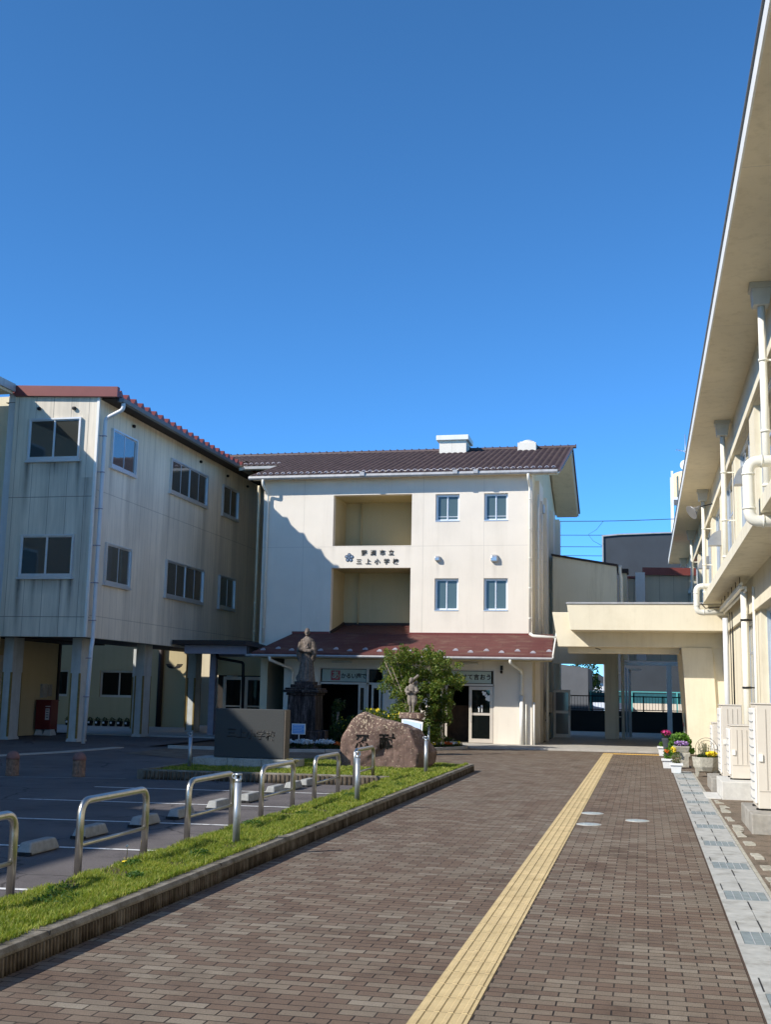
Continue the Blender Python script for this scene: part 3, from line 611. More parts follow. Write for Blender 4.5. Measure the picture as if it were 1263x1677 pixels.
# ---------------------------------------------------------------- main school building
def main_building():
    B = thing('main_school_building', 'three storey cream school building with dark tiled roof and school name on its front', 'building', (-8, 38, 0))
    T = TY(38.0)
    holes = [(-6.9, -6.07, 7.46, 8.41), (-5.22, -4.41, 7.46, 8.41), (-6.9, -6.08, 4.41, 5.51), (-5.22, -4.41, 4.41, 5.51),
             (-10.53, -7.73, 6.65, 8.44), (-10.55, -7.74, 3.62, 5.88), (-10.89, -8.62, .05, 2.46), (-7.0, -4.85, .05, 2.46), (-13.2, -12.15, .0, 2.8)]
    m = MB(); m.wall(T, -13.1, -3.6, 0, 9.28, .28, holes); m.build('wall', 'cream_stucco', B)
    # side and rear walls
    m = MB(); m.box(-3.88, -3.62, 38.28, 49.0, 0, 9.1)
    m.prism([(38.3, 9.11), (49.0, 9.11), (49.0, 9.35), (44.7, 11.1), (38.3, 9.18)], 'x', -3.86, -3.64)
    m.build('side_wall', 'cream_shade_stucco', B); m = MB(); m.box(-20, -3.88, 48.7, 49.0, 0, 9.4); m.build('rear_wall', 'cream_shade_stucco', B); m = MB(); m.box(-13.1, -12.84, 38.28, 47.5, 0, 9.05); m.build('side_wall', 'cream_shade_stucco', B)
    for a, b, dd in ((39.3, 40.75, .16), (42.9, 43.6, .12), (45.9, 46.6, .14), (48.3, 49.1, .2)): m = MB(); m.box(-3.62, -3.62+dd, a, b, 0, 9.05); m.build('pilaster', 'cream_stucco', B)
    # recessed balconies: floors, backs and jambs
    m = MB(); m.box(-10.7, -10.55, 38.28, 40.0, 3.3, 9); m.box(-7.73, -7.58, 38.28, 40.0, 3.3, 9); m.box(-10.7, -7.58, 39.8, 40.0, 3.3, 9)
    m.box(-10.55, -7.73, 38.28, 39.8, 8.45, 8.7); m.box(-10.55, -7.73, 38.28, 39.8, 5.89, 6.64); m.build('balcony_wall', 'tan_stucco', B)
    m = MB(); m.prism([(37.9, 3.58), (39.8, 4.02), (39.8, 3.4), (37.9, 3.4)], 'x', -10.55, -7.73); m.build('recess_roof', 'awning_slate', B)
    m = MB(); m.box(-10.54, -7.74, 39.74, 39.8, 4.0, 4.1); m.prism([(38.0, 3.6), (39.8, 4.02), (39.8, 4.12), (38.0, 3.7)], 'x', -10.55, -10.50); m.build('flashing', 'soffit_brown', B)
    m = MB(); m.tube([(-9.95, 39.72, 6.64), (-9.95, 39.72, 8.45)], .025); m.build('drain_pipe', 'tan_stucco', B)
    m = MB(); m.tube([(-10.0, 39.72, 4.05), (-10.0, 39.72, 5.89)], .025); m.build('drain_pipe', 'tan_stucco', B)
    # windows
    for (a, b, c, d) in holes[:4]:
        window(B, T, a, b, c, d, d0=-.17, n=2, fr='alum_white', gl='glass_teal', fw=.04, sash=.035, bar=(c+.17 if c > 6 else None))
        s = MB(); s.fbox(T, a, b, -.10, .015, c-.001, c+.03); s.build('window_sill', 'alum', B)
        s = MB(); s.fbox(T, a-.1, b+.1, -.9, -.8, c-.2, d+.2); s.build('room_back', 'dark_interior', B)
    # joints in the stucco
    # roof: S-tiles as corrugated courses
    rt = roof(B)
    # soffit and fascia
    m = MB(); m.prism([(37.66, 9.02), (44.75, 11.26), (49.4, 9.38), (49.4, 9.30), (44.75, 11.16), (37.66, 8.93)], 'x', -3.6, -2.72); m.build('gable_soffit', 'soffit_cream', B)
    m = MB(); m.prism([(37.60, 9.10), (44.8, 11.40), (49.45, 9.52), (49.45, 9.34), (44.8, 11.20), (37.60, 8.97)], 'x', -2.72, -2.66); m.build('bargeboard', 'white_trim', B)
    m = MB(); m.box(-13.5, -3.6, 37.66, 38.0, 9.02, 9.06); m.build('eave_soffit', 'soffit_cream', B)
    # eave gutter
    m = MB(); m.prism([(37.62, 9.10), (37.52, 9.10), (37.50, 9.02), (37.54, 8.97), (37.62, 8.97)], 'x', -13.55, -2.70); m.build('gutter', 'gutter_grey', B, bevel=.01)
    m = MB(); m.box(-15.0, -13.56, 40.9, 41.0, 10.06, 10.16); m.build('gutter', 'gutter_grey', B)
    for x in (-9.4, -6.15, -5.45): g = MB(); g.box(x-.08, x+.08, 37.46, 37.62, 9.02, 9.15); g.build('gutter_joint', 'gutter_grey', B)
    # downpipes
    def dp(pts, r=.045, mt='pipe_cream'):
        p = MB(); p.tube(bend(pts, .1), r, 12); o = p.build('downpipe', mt, B)
        z0, z1 = pts[-1][2], pts[-2][2]; z = z0+.5
        while z < z1-.3: q = MB(); q.lathe([(r+.008, z-.02), (r+.008, z+.02)], pts[-1][0], pts[-1][1], 12); q.build('pipe_clip', mt, o); z += 1.0
    dp([(-3.68, 37.55, 8.97), (-3.68, 37.55, 8.8), (-3.66, 37.9, 8.6), (-3.66, 37.9, 3.66)])
    dp([(-13.02, 37.55, 8.97), (-13.02, 37.55, 8.8), (-12.93, 37.9, 8.5), (-12.93, 37.9, 3.3)])
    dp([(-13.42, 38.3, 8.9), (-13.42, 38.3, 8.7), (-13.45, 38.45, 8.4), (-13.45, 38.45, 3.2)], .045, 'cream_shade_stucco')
    dp([(-3.42, 38.35, 8.4), (-3.42, 38.35, 3.72)], .03); dp([(-3.38, 39.2, 8.3), (-3.38, 39.2, 3.7)], .03, 'cream_stucco')
    h = MB(); h.tube([(-3.66, 37.9, 3.66), (-3.55, 37.85, 3.58), (-2.5, 37.85, 3.5)], .055); h.build('downpipe', 'pipe_cream', B)
    # vent hoods between the windows
    for x, s in ((-6.80, .085), (-4.86, .115)):
        v = MB(); v.prism([(-.001, -s*1.15), (-.001, s), (.05, s*.98), (.11, s*.6), (.13, s*.1), (.13, -s*1.15)], 'x', x-s, x+s)
        vv = MB()
        for i in range(0, len(v.v)): X, d, z = v.v[i]; v.v[i] = (X, 38.0-d, 6.19+z)
        v.build('vent_hood', 'vent_steel', B, bevel=.03)
    v = MB(); v.box(-3.50, -3.38, 40.1, 40.45, 8.05, 8.35); v.build('vent_grille', 'hood_grey', B, bevel=.01)
    # school name and crest
    for ch, x in zip('野洲市立', (-9.39, -9.07, -8.74, -8.43)): text(ch, 'name_character', 'lettering_black', B, T, x, 6.39, .205, d=.012, ext=.012, bold=.012)
    for ch, x in zip('三上小学校', (-9.57, -9.24, -8.92, -8.59, -8.27)): text(ch, 'name_character', 'lettering_black', B, T, x, 6.085, .205, d=.012, ext=.012, bold=.012)
    c = MB(); c2 = MB(); c3 = MB()
    for k in range(5):
        a = math.pi/2+k*2*math.pi/5; cx, cz = -9.92+.10*math.cos(a), 6.24+.10*math.sin(a)
        def disc(mm, x, z, r, y0, y1, n=20): mm.prism([(x+r*math.cos(2*math.pi*i/n), z+r*math.sin(2*math.pi*i/n)) for i in range(n)], 'y', y0, y1)
        disc(c, cx, cz, .060, 37.985-.001*k, 38.0); disc(c2, cx, cz, .038, 37.972, 37.986)
    disc(c, -9.92, 6.24, .065, 37.976, 38.0); disc(c3, -9.92, 6.24, .040, 37.966, 37.974)
    o = c.build('crest', 'crest_dark', B); c2.build('petal', 'crest_blue', o); c3.build('crest_centre', 'crest_blue', o)
    text('小', 'crest_mark', 'crest_dark', B, T, -9.92, 6.24, .055, d=.035, ext=.002, bold=.02)
    # ---- entrance awning roof
    m = MB(); m.loft([(-11.82, 38, 3.55), (-2.9, 38, 3.57), (-2.84, 36.68, 2.83), (-12.9, 36.68, 2.83)], [(-11.82, 38, 3.62), (-2.9, 38, 3.64), (-2.84, 36.68, 2.90), (-12.9, 36.68, 2.90)])
    m.loft([(-12.9, 36.68, 2.82), (-11.82, 38, 3.56), (-12.0, 39.6, 3.56), (-13.05, 39.6, 2.82)], [(-12.9, 36.68, 2.895), (-11.82, 38, 3.63), (-12.0, 39.6, 3.63), (-13.05, 39.6, 2.895)])
    m.box(-3.6, -2.9, 38, 41, 3.50, 3.58); aw = m.build('awning_roof', 'awning_slate', B)
    m = MB(); m.box(-11.9, -10.56, 37.96, 38.0, 3.60, 3.68); m.box(-7.74, -3.6, 37.96, 38.0, 3.60, 3.67); m.build('flashing', 'red_metal', aw)
    m = MB(); m.prism([(36.70, 2.84), (36.62, 2.84), (36.60, 2.80), (36.63, 2.755), (36.70, 2.755)], 'x', -12.95, -2.82); m.box(-13.1, -12.95, 36.64, 39.6, 2.76, 2.84); m.build('gutter', 'gutter_grey', aw, bevel=.008)
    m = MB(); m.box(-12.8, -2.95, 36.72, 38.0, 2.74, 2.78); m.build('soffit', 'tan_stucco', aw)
    m = MB(); m.loft([(-2.84, 36.68, 2.78), (-2.80, 36.68, 2.78), (-2.80, 38.2, 3.5), (-2.84, 38.2, 3.5)], [(-2.84, 36.68, 2.93), (-2.80, 36.68, 2.93), (-2.80, 38.2, 3.72), (-2.84, 38.2, 3.72)]); m.build('verge_trim', 'white_trim', aw)
    first = None
    for k in range(20):
        x = -12.55+k*.505; st = k % 2; y = 36.82+st*.10; z = 2.90+(y-36.68)*.56
        if first is None:
            g = MB(); L = 10
            for i in range(L): 
                a0, a1 = math.pi*i/L, math.pi*(i+1)/L
                g.quad((x+.095*math.cos(a0), y, z+.045*math.sin(a0)), (x+.095*math.cos(a1), y, z+.045*math.sin(a1)), (x+.07*math.cos(a1), y+.07, z+.05*math.sin(a1)+.03), (x+.07*math.cos(a0), y+.07, z+.05*math.sin(a0)+.03))
            g.prism([(x-.095, z), (x+.095, z), (x+.075, z+.04), (x, z+.05), (x-.075, z+.04)], 'y', y-.002, y); first = g.build('snow_guard', 'guard_arc', aw); fx, fy, fz = x, y, z
        else:
            c = first.copy(); COL.objects.link(c); c.parent = aw; c.location = (x-fx, y-fy, z-fz)
    # ground floor: sills, lamps, downpipes
    for a, b in ((-10.43, -9.72), (-6.05, -5.38)): l = MB(); l.box(a, b, 37.92, 38.0, 2.62, 2.69); l.build('porch_lamp', 'lamp_white', B, bevel=.015)
    dp([(-12.25, 36.66, 2.76), (-12.25, 36.66, 2.66), (-11.83, 37.55, 2.42), (-11.83, 37.9, 2.35), (-11.83, 37.9, .05)], .05)
    dp([(-4.17, 36.66, 2.76), (-4.17, 36.66, 2.66), (-3.93, 37.6, 2.45), (-3.93, 37.9, 2.38), (-3.93, 37.9, 1.55)], .045)
    p = MB(); p.tube([(-3.93, 37.9, .05), (-3.93, 37.9, 1.62)], .068, 14); p.build('pipe_sleeve', 'white_trim', B)
    p = MB(); p.tube([(-3.79, 37.93, .05), (-3.79, 37.93, 1.36)], .028); p.build('conduit', 'pipe_cream', B)
    p = MB(); p.tube([(-3.53, 37.95, .05), (-3.53, 37.95, 1.42)], .038); p.build('guard_post', 'white_trim', B)
    c = MB(); c.box(-4.64, -4.56, 37.9, 38.0, 2.45, 2.60); c.lathe([(.035, 2.44), (.045, 2.40), (.03, 2.34)], -4.60, 37.88, 12); c.build('security_camera', 'black_metal', B)
    # dark entrance hall behind the doors
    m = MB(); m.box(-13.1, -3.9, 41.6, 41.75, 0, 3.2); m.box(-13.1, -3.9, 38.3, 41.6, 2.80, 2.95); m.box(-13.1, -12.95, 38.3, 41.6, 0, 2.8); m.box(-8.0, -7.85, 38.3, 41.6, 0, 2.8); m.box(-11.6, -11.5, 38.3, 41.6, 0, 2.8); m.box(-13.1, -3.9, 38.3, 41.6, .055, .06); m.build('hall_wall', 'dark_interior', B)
    m = MB(); m.box(-7.8, -6.0, 39.8, 40.2, .06, 1.25); m.build('hall_partition', 'brown_interior', B)
    # entrance joinery
    fr = 'alum_warm'
    m = MB(); F = lambda *a: m.fbox(T, *a)
    F(-10.89, -8.62, -.12, -.04, 2.42, 2.46); F(-10.89, -8.62, -.12, -.04, 1.90, 1.97); F(-10.89, -10.85, -.12, -.04, .05, 2.42); F(-8.66, -8.62, -.12, -.04, .05, 2.42); F(-9.22, -9.14, -.12, -.04, .05, 2.42); m.build('entrance_frame', fr, B)
    m = MB(); m.fbox(T, -9.13, -8.67, -.09, -.08, 1.98, 2.41); m.build('transom_pane', 'glass_black', B)
    m = MB(); m.fbox(T, -7.0, -4.85, -.12, -.04, 2.42, 2.46); m.fbox(T, -7.0, -4.85, -.12, -.04, 1.92, 1.99); m.fbox(T, -7.0, -6.96, -.12, -.04, .05, 2.42); m.fbox(T, -4.89, -4.85, -.12, -.04, .05, 2.42); m.fbox(T, -6.50, -6.43, -.12, -.04, .05, 2.42); m.build('entrance_frame', fr, B)
    def door(u0, u1, d, deco=False, z1=1.90, mid=.96, sashw=.10, ajar=0):
        q = MB(); q.fbox(T, u0, u0+sashw, d-.02, d+.02, .07, z1); q.fbox(T, u1-sashw, u1, d-.02, d+.02, .07, z1); q.fbox(T, u0+sashw, u1-sashw, d-.02, d+.02, .07, .20); q.fbox(T, u0+sashw, u1-sashw, d-.02, d+.02, z1-.11, z1); q.fbox(T, u0+sashw, u1-sashw, d-.02, d+.02, mid, mid+.08)
        o = q.build('door', fr, B)
        for a, b in ((.2, mid), (mid+.08, z1-.11)): g = MB(); g.fbox(T, u0+sashw*.9, u1-sashw*.9, d-.004, d+.004, a-.005, b+.005); g.build('pane', 'glass_black', o)
        g = MB(); g.tube(bend([T(u0+.07, d+.02, .75), T(u0+.07, d+.07, .75), T(u0+.07, d+.07, 1.35), T(u0+.07, d+.02, 1.35)], .02, 3), .01, 8); g.build('handle', 'alum', o)
        if deco:
            g = MB()
            for x, z, r in ((u0+.47, 1.72, .035), (u0+.50, 1.66, .045), (u0+.54, 1.69, .04), (u0+.58, 1.60, .05), (u0+.63, 1.54, .06), (u0+.69, 1.57, .055), (u0+.67, 1.48, .055), (u0+.60, 1.50, .05)): g.prism([(x+r*math.cos(i*.4189), z+r*math.sin(i*.4189)) for i in range(15)], 'y', T(0, d+.008+.0004*int(x*50 % 7), 0)[1], T(0, d+.004, 0)[1])
            for x, z in ((u0+.33, 1.20), (u0+.43, 1.26)): g.prism([(x+.035*math.cos(i*.4189), z+.04*math.sin(i*.4189)) for i in range(15)], 'y', T(0, d+.008, 0)[1], T(0, d+.004, 0)[1]); g.fbox(T, x-.012, x+.02, d+.004, d+.0075, 1.06, z-.03)
            g.build('paper_flower', 'pot_white', o)
    door(-5.70, -4.90, -.07, True); door(-9.50, -9.23, -.07, sashw=.07); door(-9.03, -8.70, -.03, sashw=.07)
    # banners in the transoms
    m = MB(); m.fbox(T, -10.80, -9.24, -.09, -.075, 1.99, 2.40); o = m.build('banner', 'board_white', B)
    m = MB(); m.fbox(T, -10.48, -10.16, -.0745, -.07, 2.03, 2.36); m.build('banner_square', 'board_red', o)
    text('あ', 'banner_character', 'board_white', o, T, -10.32, 2.195, .30, d=-.068, ext=.002, bold=.03)
    for i, ch in enumerate('かるい声で'): text(ch, 'banner_character', 'lettering_black', o, T, -10.04+i*.180, 2.17, .195, d=-.073, ext=.002, bold=.022)
    m = MB(); m.fbox(T, -6.42, -4.96, -.09, -.075, 2.01, 2.40); o = m.build('banner', 'board_white', B)
    for i, ch in enumerate('つけて言おう'): text(ch, 'banner_character', 'lettering_black', o, T, -6.07+i*.205, 2.20, .20, d=-.073, ext=.002, bold=.02)
    return B
def roof(B):
    # two slopes of wavy tiles, one mesh; courses step down
    me_v = []; me_f = []
    def slope(x0, x1, yb, zb, yt, zt, per=.227, course=.30, ns=6):
        L = math.hypot(yt-yb, zt-zb); nc = int(L/course); nx = int((x1-x0)/per)
        for c in range(nc+1):
            t0, t1 = c*course/L, min(1, ((c+1)*course+.03)/L)
            if t0 >= 1: break
            for k in range(nx):
                b = len(me_v)
                for (t, lift) in ((t0, .032), (t1, .004)):
                    for s in range(ns+1):
                        f = s/ns; x = x0+(k+f)*(x1-x0)/nx; wv = .030*math.sin(math.pi*f*1.0)**1.4 if f < 1 else 0
                        y = yb+(yt-yb)*t; z = zb+(zt-zb)*t+lift+wv*1.3
                        me_v.append((x, y, z))
                for s in range(ns): me_f.append((b+s, b+s+1, b+ns+1+s+1, b+ns+1+s))
                for s in range(ns+1):   # butt edge
                    x, y, z = me_v[b+s]; me_v.append((x, y+.001, z-.03))
                q = b+2*(ns+1)
                for s in range(ns): me_f.append((q+s, q+s+1, b+s+1, b+s))
    slope(-13.55, -2.66, 37.60, 9.10, 44.8, 11.38); slope(-15.2, -13.55, 41.0, 10.18, 44.8, 11.38); slope(-20.0, -15.2, 42.7, 10.71, 44.8, 11.38)
    m = MB(); m.v = me_v; m.f = me_f; m.sm = [True]*len(me_f); rt = m.build('roof', 'roof_tile', B, recalc=False)
    m = MB(); m.prism([(37.62, 9.07), (44.8, 11.36), (49.45, 9.50), (49.45, 9.40), (44.8, 11.22), (37.62, 8.99)], 'x', -13.5, -2.72); m.prism([(41.0, 10.13), (44.8, 11.35), (49.45, 9.50), (49.45, 9.40), (44.8, 11.22), (41.0, 10.03)], 'x', -15.2, -13.5); m.build('roof_deck', 'soffit_cream', B)
    m = MB(); m.prism([(42.7, 10.68), (44.8, 11.34), (47.6, 10.24), (47.6, 10.14), (44.8, 11.21), (42.7, 10.60)], 'x', -20, -15.21); m.build('roof_deck', 'ridge_tile', B)
    r = MB(); x = -20
    while x < -2.72: r.prism([(44.68, 11.38), (44.70, 11.44), (44.76, 11.485), (44.84, 11.485), (44.90, 11.44), (44.92, 11.38)], 'x', x, x+.30); r.box(x+.27, x+.30, 44.70, 44.90, 11.44, 11.51); x += .302
    r.build('ridge', 'ridge_tile', rt)
    # verge tiles on the gable
    r = MB(); r.prism([(37.58, 9.12), (44.8, 11.42), (49.48, 9.55), (49.48, 9.45), (44.8, 11.32), (37.58, 9.02)], 'x', -2.70, -2.60); r.build('verge', 'ridge_tile', rt)
    f = None
    def guard(x, y, z):
        nonlocal f
        if f is None:
            g = MB(); pts = arc((x, y, z), .062, 0, math.pi, 8, (1, 0, 0), (0, 0, 1)); g.tube(pts, .013, 6); g.prism([(x-.05, z), (x+.05, z), (x+.04, z+.04), (x-.04, z+.04)], 'y', y+.02, y+.03); f = (g.build('snow_guard', 'guard_arc', rt), x, y, z)
        else:
            c = f[0].copy(); COL.objects.link(c); c.parent = rt; c.location = (x-f[1], y-f[2], z-f[3])
    for k in range(47): guard(-13.3+k*.227, 37.88, 9.225)
    for k in range(7): guard(-15.05+k*.227, 41.3, 10.31)
    # ventilation turrets on the ridge
    m = MB(); m.box(-7.83, -6.75, 43.8, 44.9, 10.9, 11.60); t = m.build('roof_turret', 'cream_stucco', B)
    m = MB(); m.box(-7.94, -6.64, 43.68, 45.02, 11.60, 11.80); m.build('turret_cap', 'white_trim', t, bevel=.02)
    m = MB(); m.box(-4.74, -4.02, 44.1, 44.9, 10.9, 11.50); m.box(-4.66, -4.10, 44.2, 44.8, 11.50, 11.56); t = m.build('roof_turret', 'cream_stucco', B)
    m = MB(); m.ball((-4.36, 44.5, 11.56), (.26, .26, .12), 16, 8); m.build('skylight_dome', 'pipe_white_shade', t)
    return rt
main_building()

# ---------------------------------------------------------------- left wing on pillars
def left_wing():
    B = thing('classroom_wing', 'raised two storey wing of stained beige panels with red folded metal roof', 'building', (-17.7, 36, 0))
    m = MB(); m.box(-18.93, -16.1, 31.0, 31.2, 3.1, 10.60); m.build('front_wall', 'front_panels', B)
    m = MB(); m.box(-16.3, -16.1, 31.2, 47.5, 3.1, 10.4); m.build('side_wall', 'side_panels', B)
    m = MB(); m.box(-16.14, -16.06, 30.97, 31.06, 3.1, 10.4); m.build('corner_trim', 'white_trim', B)
    m = MB(); m.box(-18.93, -16.3, 31.2, 47.5, 3.16, 3.3); m.box(-18.93, -18.8, 31.2, 47.5, 3.3, 10.3); m.build('soffit', 'soffit_brown', B)
    T1 = TY(31.0); T2 = TXp(-16.1)
    for (a, b, c, d) in ((-18.36, -16.62, 8.46, 9.76), (-18.38, -16.62, 4.88, 6.16)):
        window(B, T1, a, b, c, d, n=2, fr='alum', gl='glass', fw=.05, dep=.09)
        s = MB(); s.fbox(T1, a-.04, b+.04, .0, .11, c-.07, c-.005); s.build('window_sill', 'alum', B)
    for (a, b, n) in ((31.92, 33.70, 2), (36.5, 39.95, 4), (41.6, 43.35, 2)):
        for c, d in ((8.42, 9.62), (4.78, 6.04)):
            window(B, T2, a, b, c, d, n=n, fr='alum', gl='glass_bright', fw=.05, dep=.09)
            s = MB(); s.fbox(T2, a-.04, b+.04, .0, .11, c-.06, c-.005); s.build('window_sill', 'alum', B)
    m = MB(); m.box(-21.5, -18.94, 31.62, 38, 3.12, 3.6); m.build('link_slab', 'soffit_brown', B)
    # little vent caps
    for u, v, T in ((-18.07, 10.08, T1), (-16.89, 10.05, T1)): g = MB(); g.fbox(T, u-.06, u+.06, 0, .10, v-.05, v+.05); g.build('vent_cap', 'black_metal', B, bevel=.03)
    for u in (33.4, 39.2, 42.05, 44.4): g = MB(); g.fbox(T2, u-.06, u+.06, 0, .10, 9.98, 10.08); g.build('vent_cap', 'black_metal', B, bevel=.03)
    # roof: folded plates running east-west
    p = .52; y = 30.9; v = []; f = []; prof = []
    while y < 47.6: prof += [(y, 0), (y+.10, 0), (y+.26, .20), (y+.30, .20), (y+.46, 0)]; y += p
    zE, zW = 10.40, 10.62
    vs = [(-15.46, a, zE+b) for a, b in prof]+[(-19.3, a, zW+b) for a, b in prof]; k = len(prof)
    m = MB(); m.add(vs, [(i, i+1, k+i+1, k+i) for i in range(k-1)]); 
    # closed ends of the folds facing the eave
    for i in range(0, k-4, 5): m.quad(*[(-15.46, prof[j][0], zE+prof[j][1]) for j in (i+1, i+2, i+3, i+4)])
    ro = m.build('roof', 'red_metal', B, recalc=False)
    m = MB(); m.box(-19.3, -15.46, 31.1, 47.5, 10.34, 10.36); m.build('roof_soffit', 'soffit_brown', ro)
    m = MB(); m.loft([(-18.9, 30.86, 10.50), (-15.44, 30.86, 10.34), (-15.44, 31.02, 10.34), (-18.9, 31.02, 10.50)], [(-18.9, 30.86, 10.83), (-15.44, 30.86, 10.65), (-15.44, 31.02, 10.65), (-18.9, 31.02, 10.83)]); m.build('fascia', 'red_metal', ro)
    m = MB(); m.box(-15.52, -15.44, 31.02, 47.5, 10.22, 10.36); m.build('eave_board', 'soffit_brown', ro)
    m = MB(); m.prism([(-15.44, 10.20), (-15.30, 10.20), (-15.28, 10.32), (-15.36, 10.34), (-15.44, 10.34)], 'y', 31.0, 47.5)
    for i in range(len(m.v)): pass
    m.build('gutter', 'gutter_dark', ro, bevel=.01)
    # downpipe at the corner
    m = MB(); m.tube(bend([(-15.36, 31.15, 10.2), (-15.36, 31.15, 10.0), (-15.95, 31.2, 9.75), (-15.95, 31.2, 3.0), (-15.88, 31.0, 2.75), (-15.88, 31.0, 2.6), (-15.9, 30.9, .02)], .12), .062, 12); dp = m.build('downpipe', 'pipe_white_shade', B)
    z = 9.2
    while z > .6:
        m = MB(); m.lathe([(.075, z-.015), (.075, z+.015)], -15.95 if z > 2.9 else -15.9, 31.2 if z > 2.9 else 30.93, 12); m.box(-16.1, -15.9, 31.1, 31.14, z-.01, z+.01); z -= 1.12
        m.build('pipe_clip', 'steel_mauve', dp)
    # pillars with yellow-brown corner guards
    for (x0, y0) in ((-17.05, 32.05), (-19.35, 32.05), (-17.0, 36.5), (-16.95, 41.0), (-16.95, 45.2), (-19.3, 41.2)):
        m = MB(); m.box(x0, x0+.32, y0, y0+.62, 0, 3.12); m.box(x0-.02, x0+.34, y0-.02, y0+.64, 0, .06); pl = m.build('pillar', 'pillar_paint', B, bevel=.01)
        g = MB()
        for cx in (x0, x0+.32): 
            s = -1 if cx == x0 else 1
            g.box(cx-(.05 if s > 0 else .003), cx+(.05 if s < 0 else .003), y0-.004, y0+.0, .1, 2.05); g.box(cx-(.003 if s < 0 else 0), cx+(.003 if s > 0 else 0), y0, y0+.05, .1, 2.05); g.box(cx-(.003 if s < 0 else 0), cx+(.003 if s > 0 else 0), y0+.57, y0+.62, .1, 2.05)
        g.build('corner_guard', 'yellow_guard', pl)
    # ground floor room wall behind the first pillar, and the glass doors in the porch
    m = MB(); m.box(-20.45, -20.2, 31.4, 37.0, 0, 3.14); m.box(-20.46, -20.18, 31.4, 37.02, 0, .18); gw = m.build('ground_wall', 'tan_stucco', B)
    g = MB(); g.box(-20.2, -20.14, 33.2, 34.2, 1.35, 2.6); g.build('window_frame', 'alum_warm', gw)
    m = MB(); m.box(-20.20, -20.08, 35.9, 36.2, 1.25, 1.72); m.box(-20.20, -20.10, 36.3, 36.55, 1.3, 1.7); m.build('meter_box', 'concrete', B, bevel=.01)
    m = MB(); m.box(-20.25, -20.15, 37.04, 37.14, 0, 3.14); m.build('post', 'brown_cap', B)
    TT = TY(43.2); m = MB(); m.fbox(TT, -16.6, -13.1, -.2, 0, 2.2, 3.2); m.fbox(TT, -13.9, -13.1, -.2, 0, 0, 2.2); m.build('porch_wall', 'tan_stucco', B)
    for a, b in ((-16.3, -15.45), (-15.4, -14.55)): window(B, TT, a, b, .05, 2.15, n=1, fr='alum_warm', gl='glass_black', fw=.09, mid=1.0, name='porch_door')
    m = MB(); m.fbox(TT, -17.5, -13.1, -2.6, -2.5, 0, 3.1); m.build('porch_back', 'dark_interior', B)
    return B
left_wing()
def porch():
    B = thing('porch_canopy', 'small dark brown porch roof on a grey steel post between the two wings', 'canopy', (-15.1, 39, 0))
    m = MB(); m.box(-16.05, -13.35, 37.3, 41, 3.16, 3.32); m.loft([(-13.35, 37.3, 3.16), (-12.6, 37.6, 3.02), (-12.6, 41, 3.02), (-13.35, 41, 3.16)], [(-13.35, 37.3, 3.32), (-12.6, 37.6, 3.12), (-12.6, 41, 3.12), (-13.35, 41, 3.32)]); m.build('roof', 'soffit_brown', B, bevel=.01)
    m = MB(); m.box(-15.7, -13.4, 37.6, 37.75, 2.86, 3.16); m.box(-15.7, -13.4, 40.6, 40.75, 2.86, 3.16); m.box(-13.5, -13.38, 37.75, 40.6, 2.90, 3.16); m.build('beam', 'steel_mauve', B)
    m = MB(); m.box(-15.24, -15.02, 38.9, 39.12, .04, 3.16); m.build('post', 'steel_mauve', B)
    m = MB(); m.tube(bend([(-14.9, 38.7, 3.1), (-14.9, 38.7, 2.75), (-13.9, 38.7, 2.6), (-13.85, 38.7, .1)], .1), .05, 10); m.build('drain_pipe', 'black_metal', B)
porch()

def far_left():
    B = thing('side_school_block', 'cream school block cut by the left edge of the photo with grey eave', 'building', (-21, 15, 0))
    m = MB(); m.box(-26, -19.75, -14, 30.7, 0, 10.3); m.build('wall', 'right_cream', B)
    m = MB(); m.box(-23, -19.22, 31.3, 31.6, 2.7, 10.6); m.build('end_wall', 'right_cream', B); m = MB(); m.box(-19.21, -18.95, 31.1, 31.4, 3.1, 10.62); m.build('corner_column', 'pipe_white_shade', B)
    m = MB(); m.box(-26, -18.95, 6.2, 30.85, 10.55, 10.80); m.box(-26, -19.0, -14, 6.2, 10.55, 10.80); m.build('roof', 'soffit_cream', B)
    m = MB(); m.box(-18.98, -18.86, 6.2, 30.85, 10.62, 10.86); m.build('gutter', 'gutter_grey', B)
    m = MB(); m.box(-26, -17.55, -14, 5.4, 0, 10.8); m.build('shadow_block', 'right_cream', B)  # unseen block, added to cast the shadow edge on the near car park
    m = MB(); m.tube([(-19.4, 30.65, 10.5), (-19.4, 30.65, .1)], .06, 10); m.build('downpipe', 'gutter_dark', B)
    T = TXp(-19.75)
    for y in (8, 13, 18, 23, 27.6):
        for z in (1.2, 4.8, 8.3): window(B, T, y, y+2.2, z, z+1.3, n=2)
far_left()
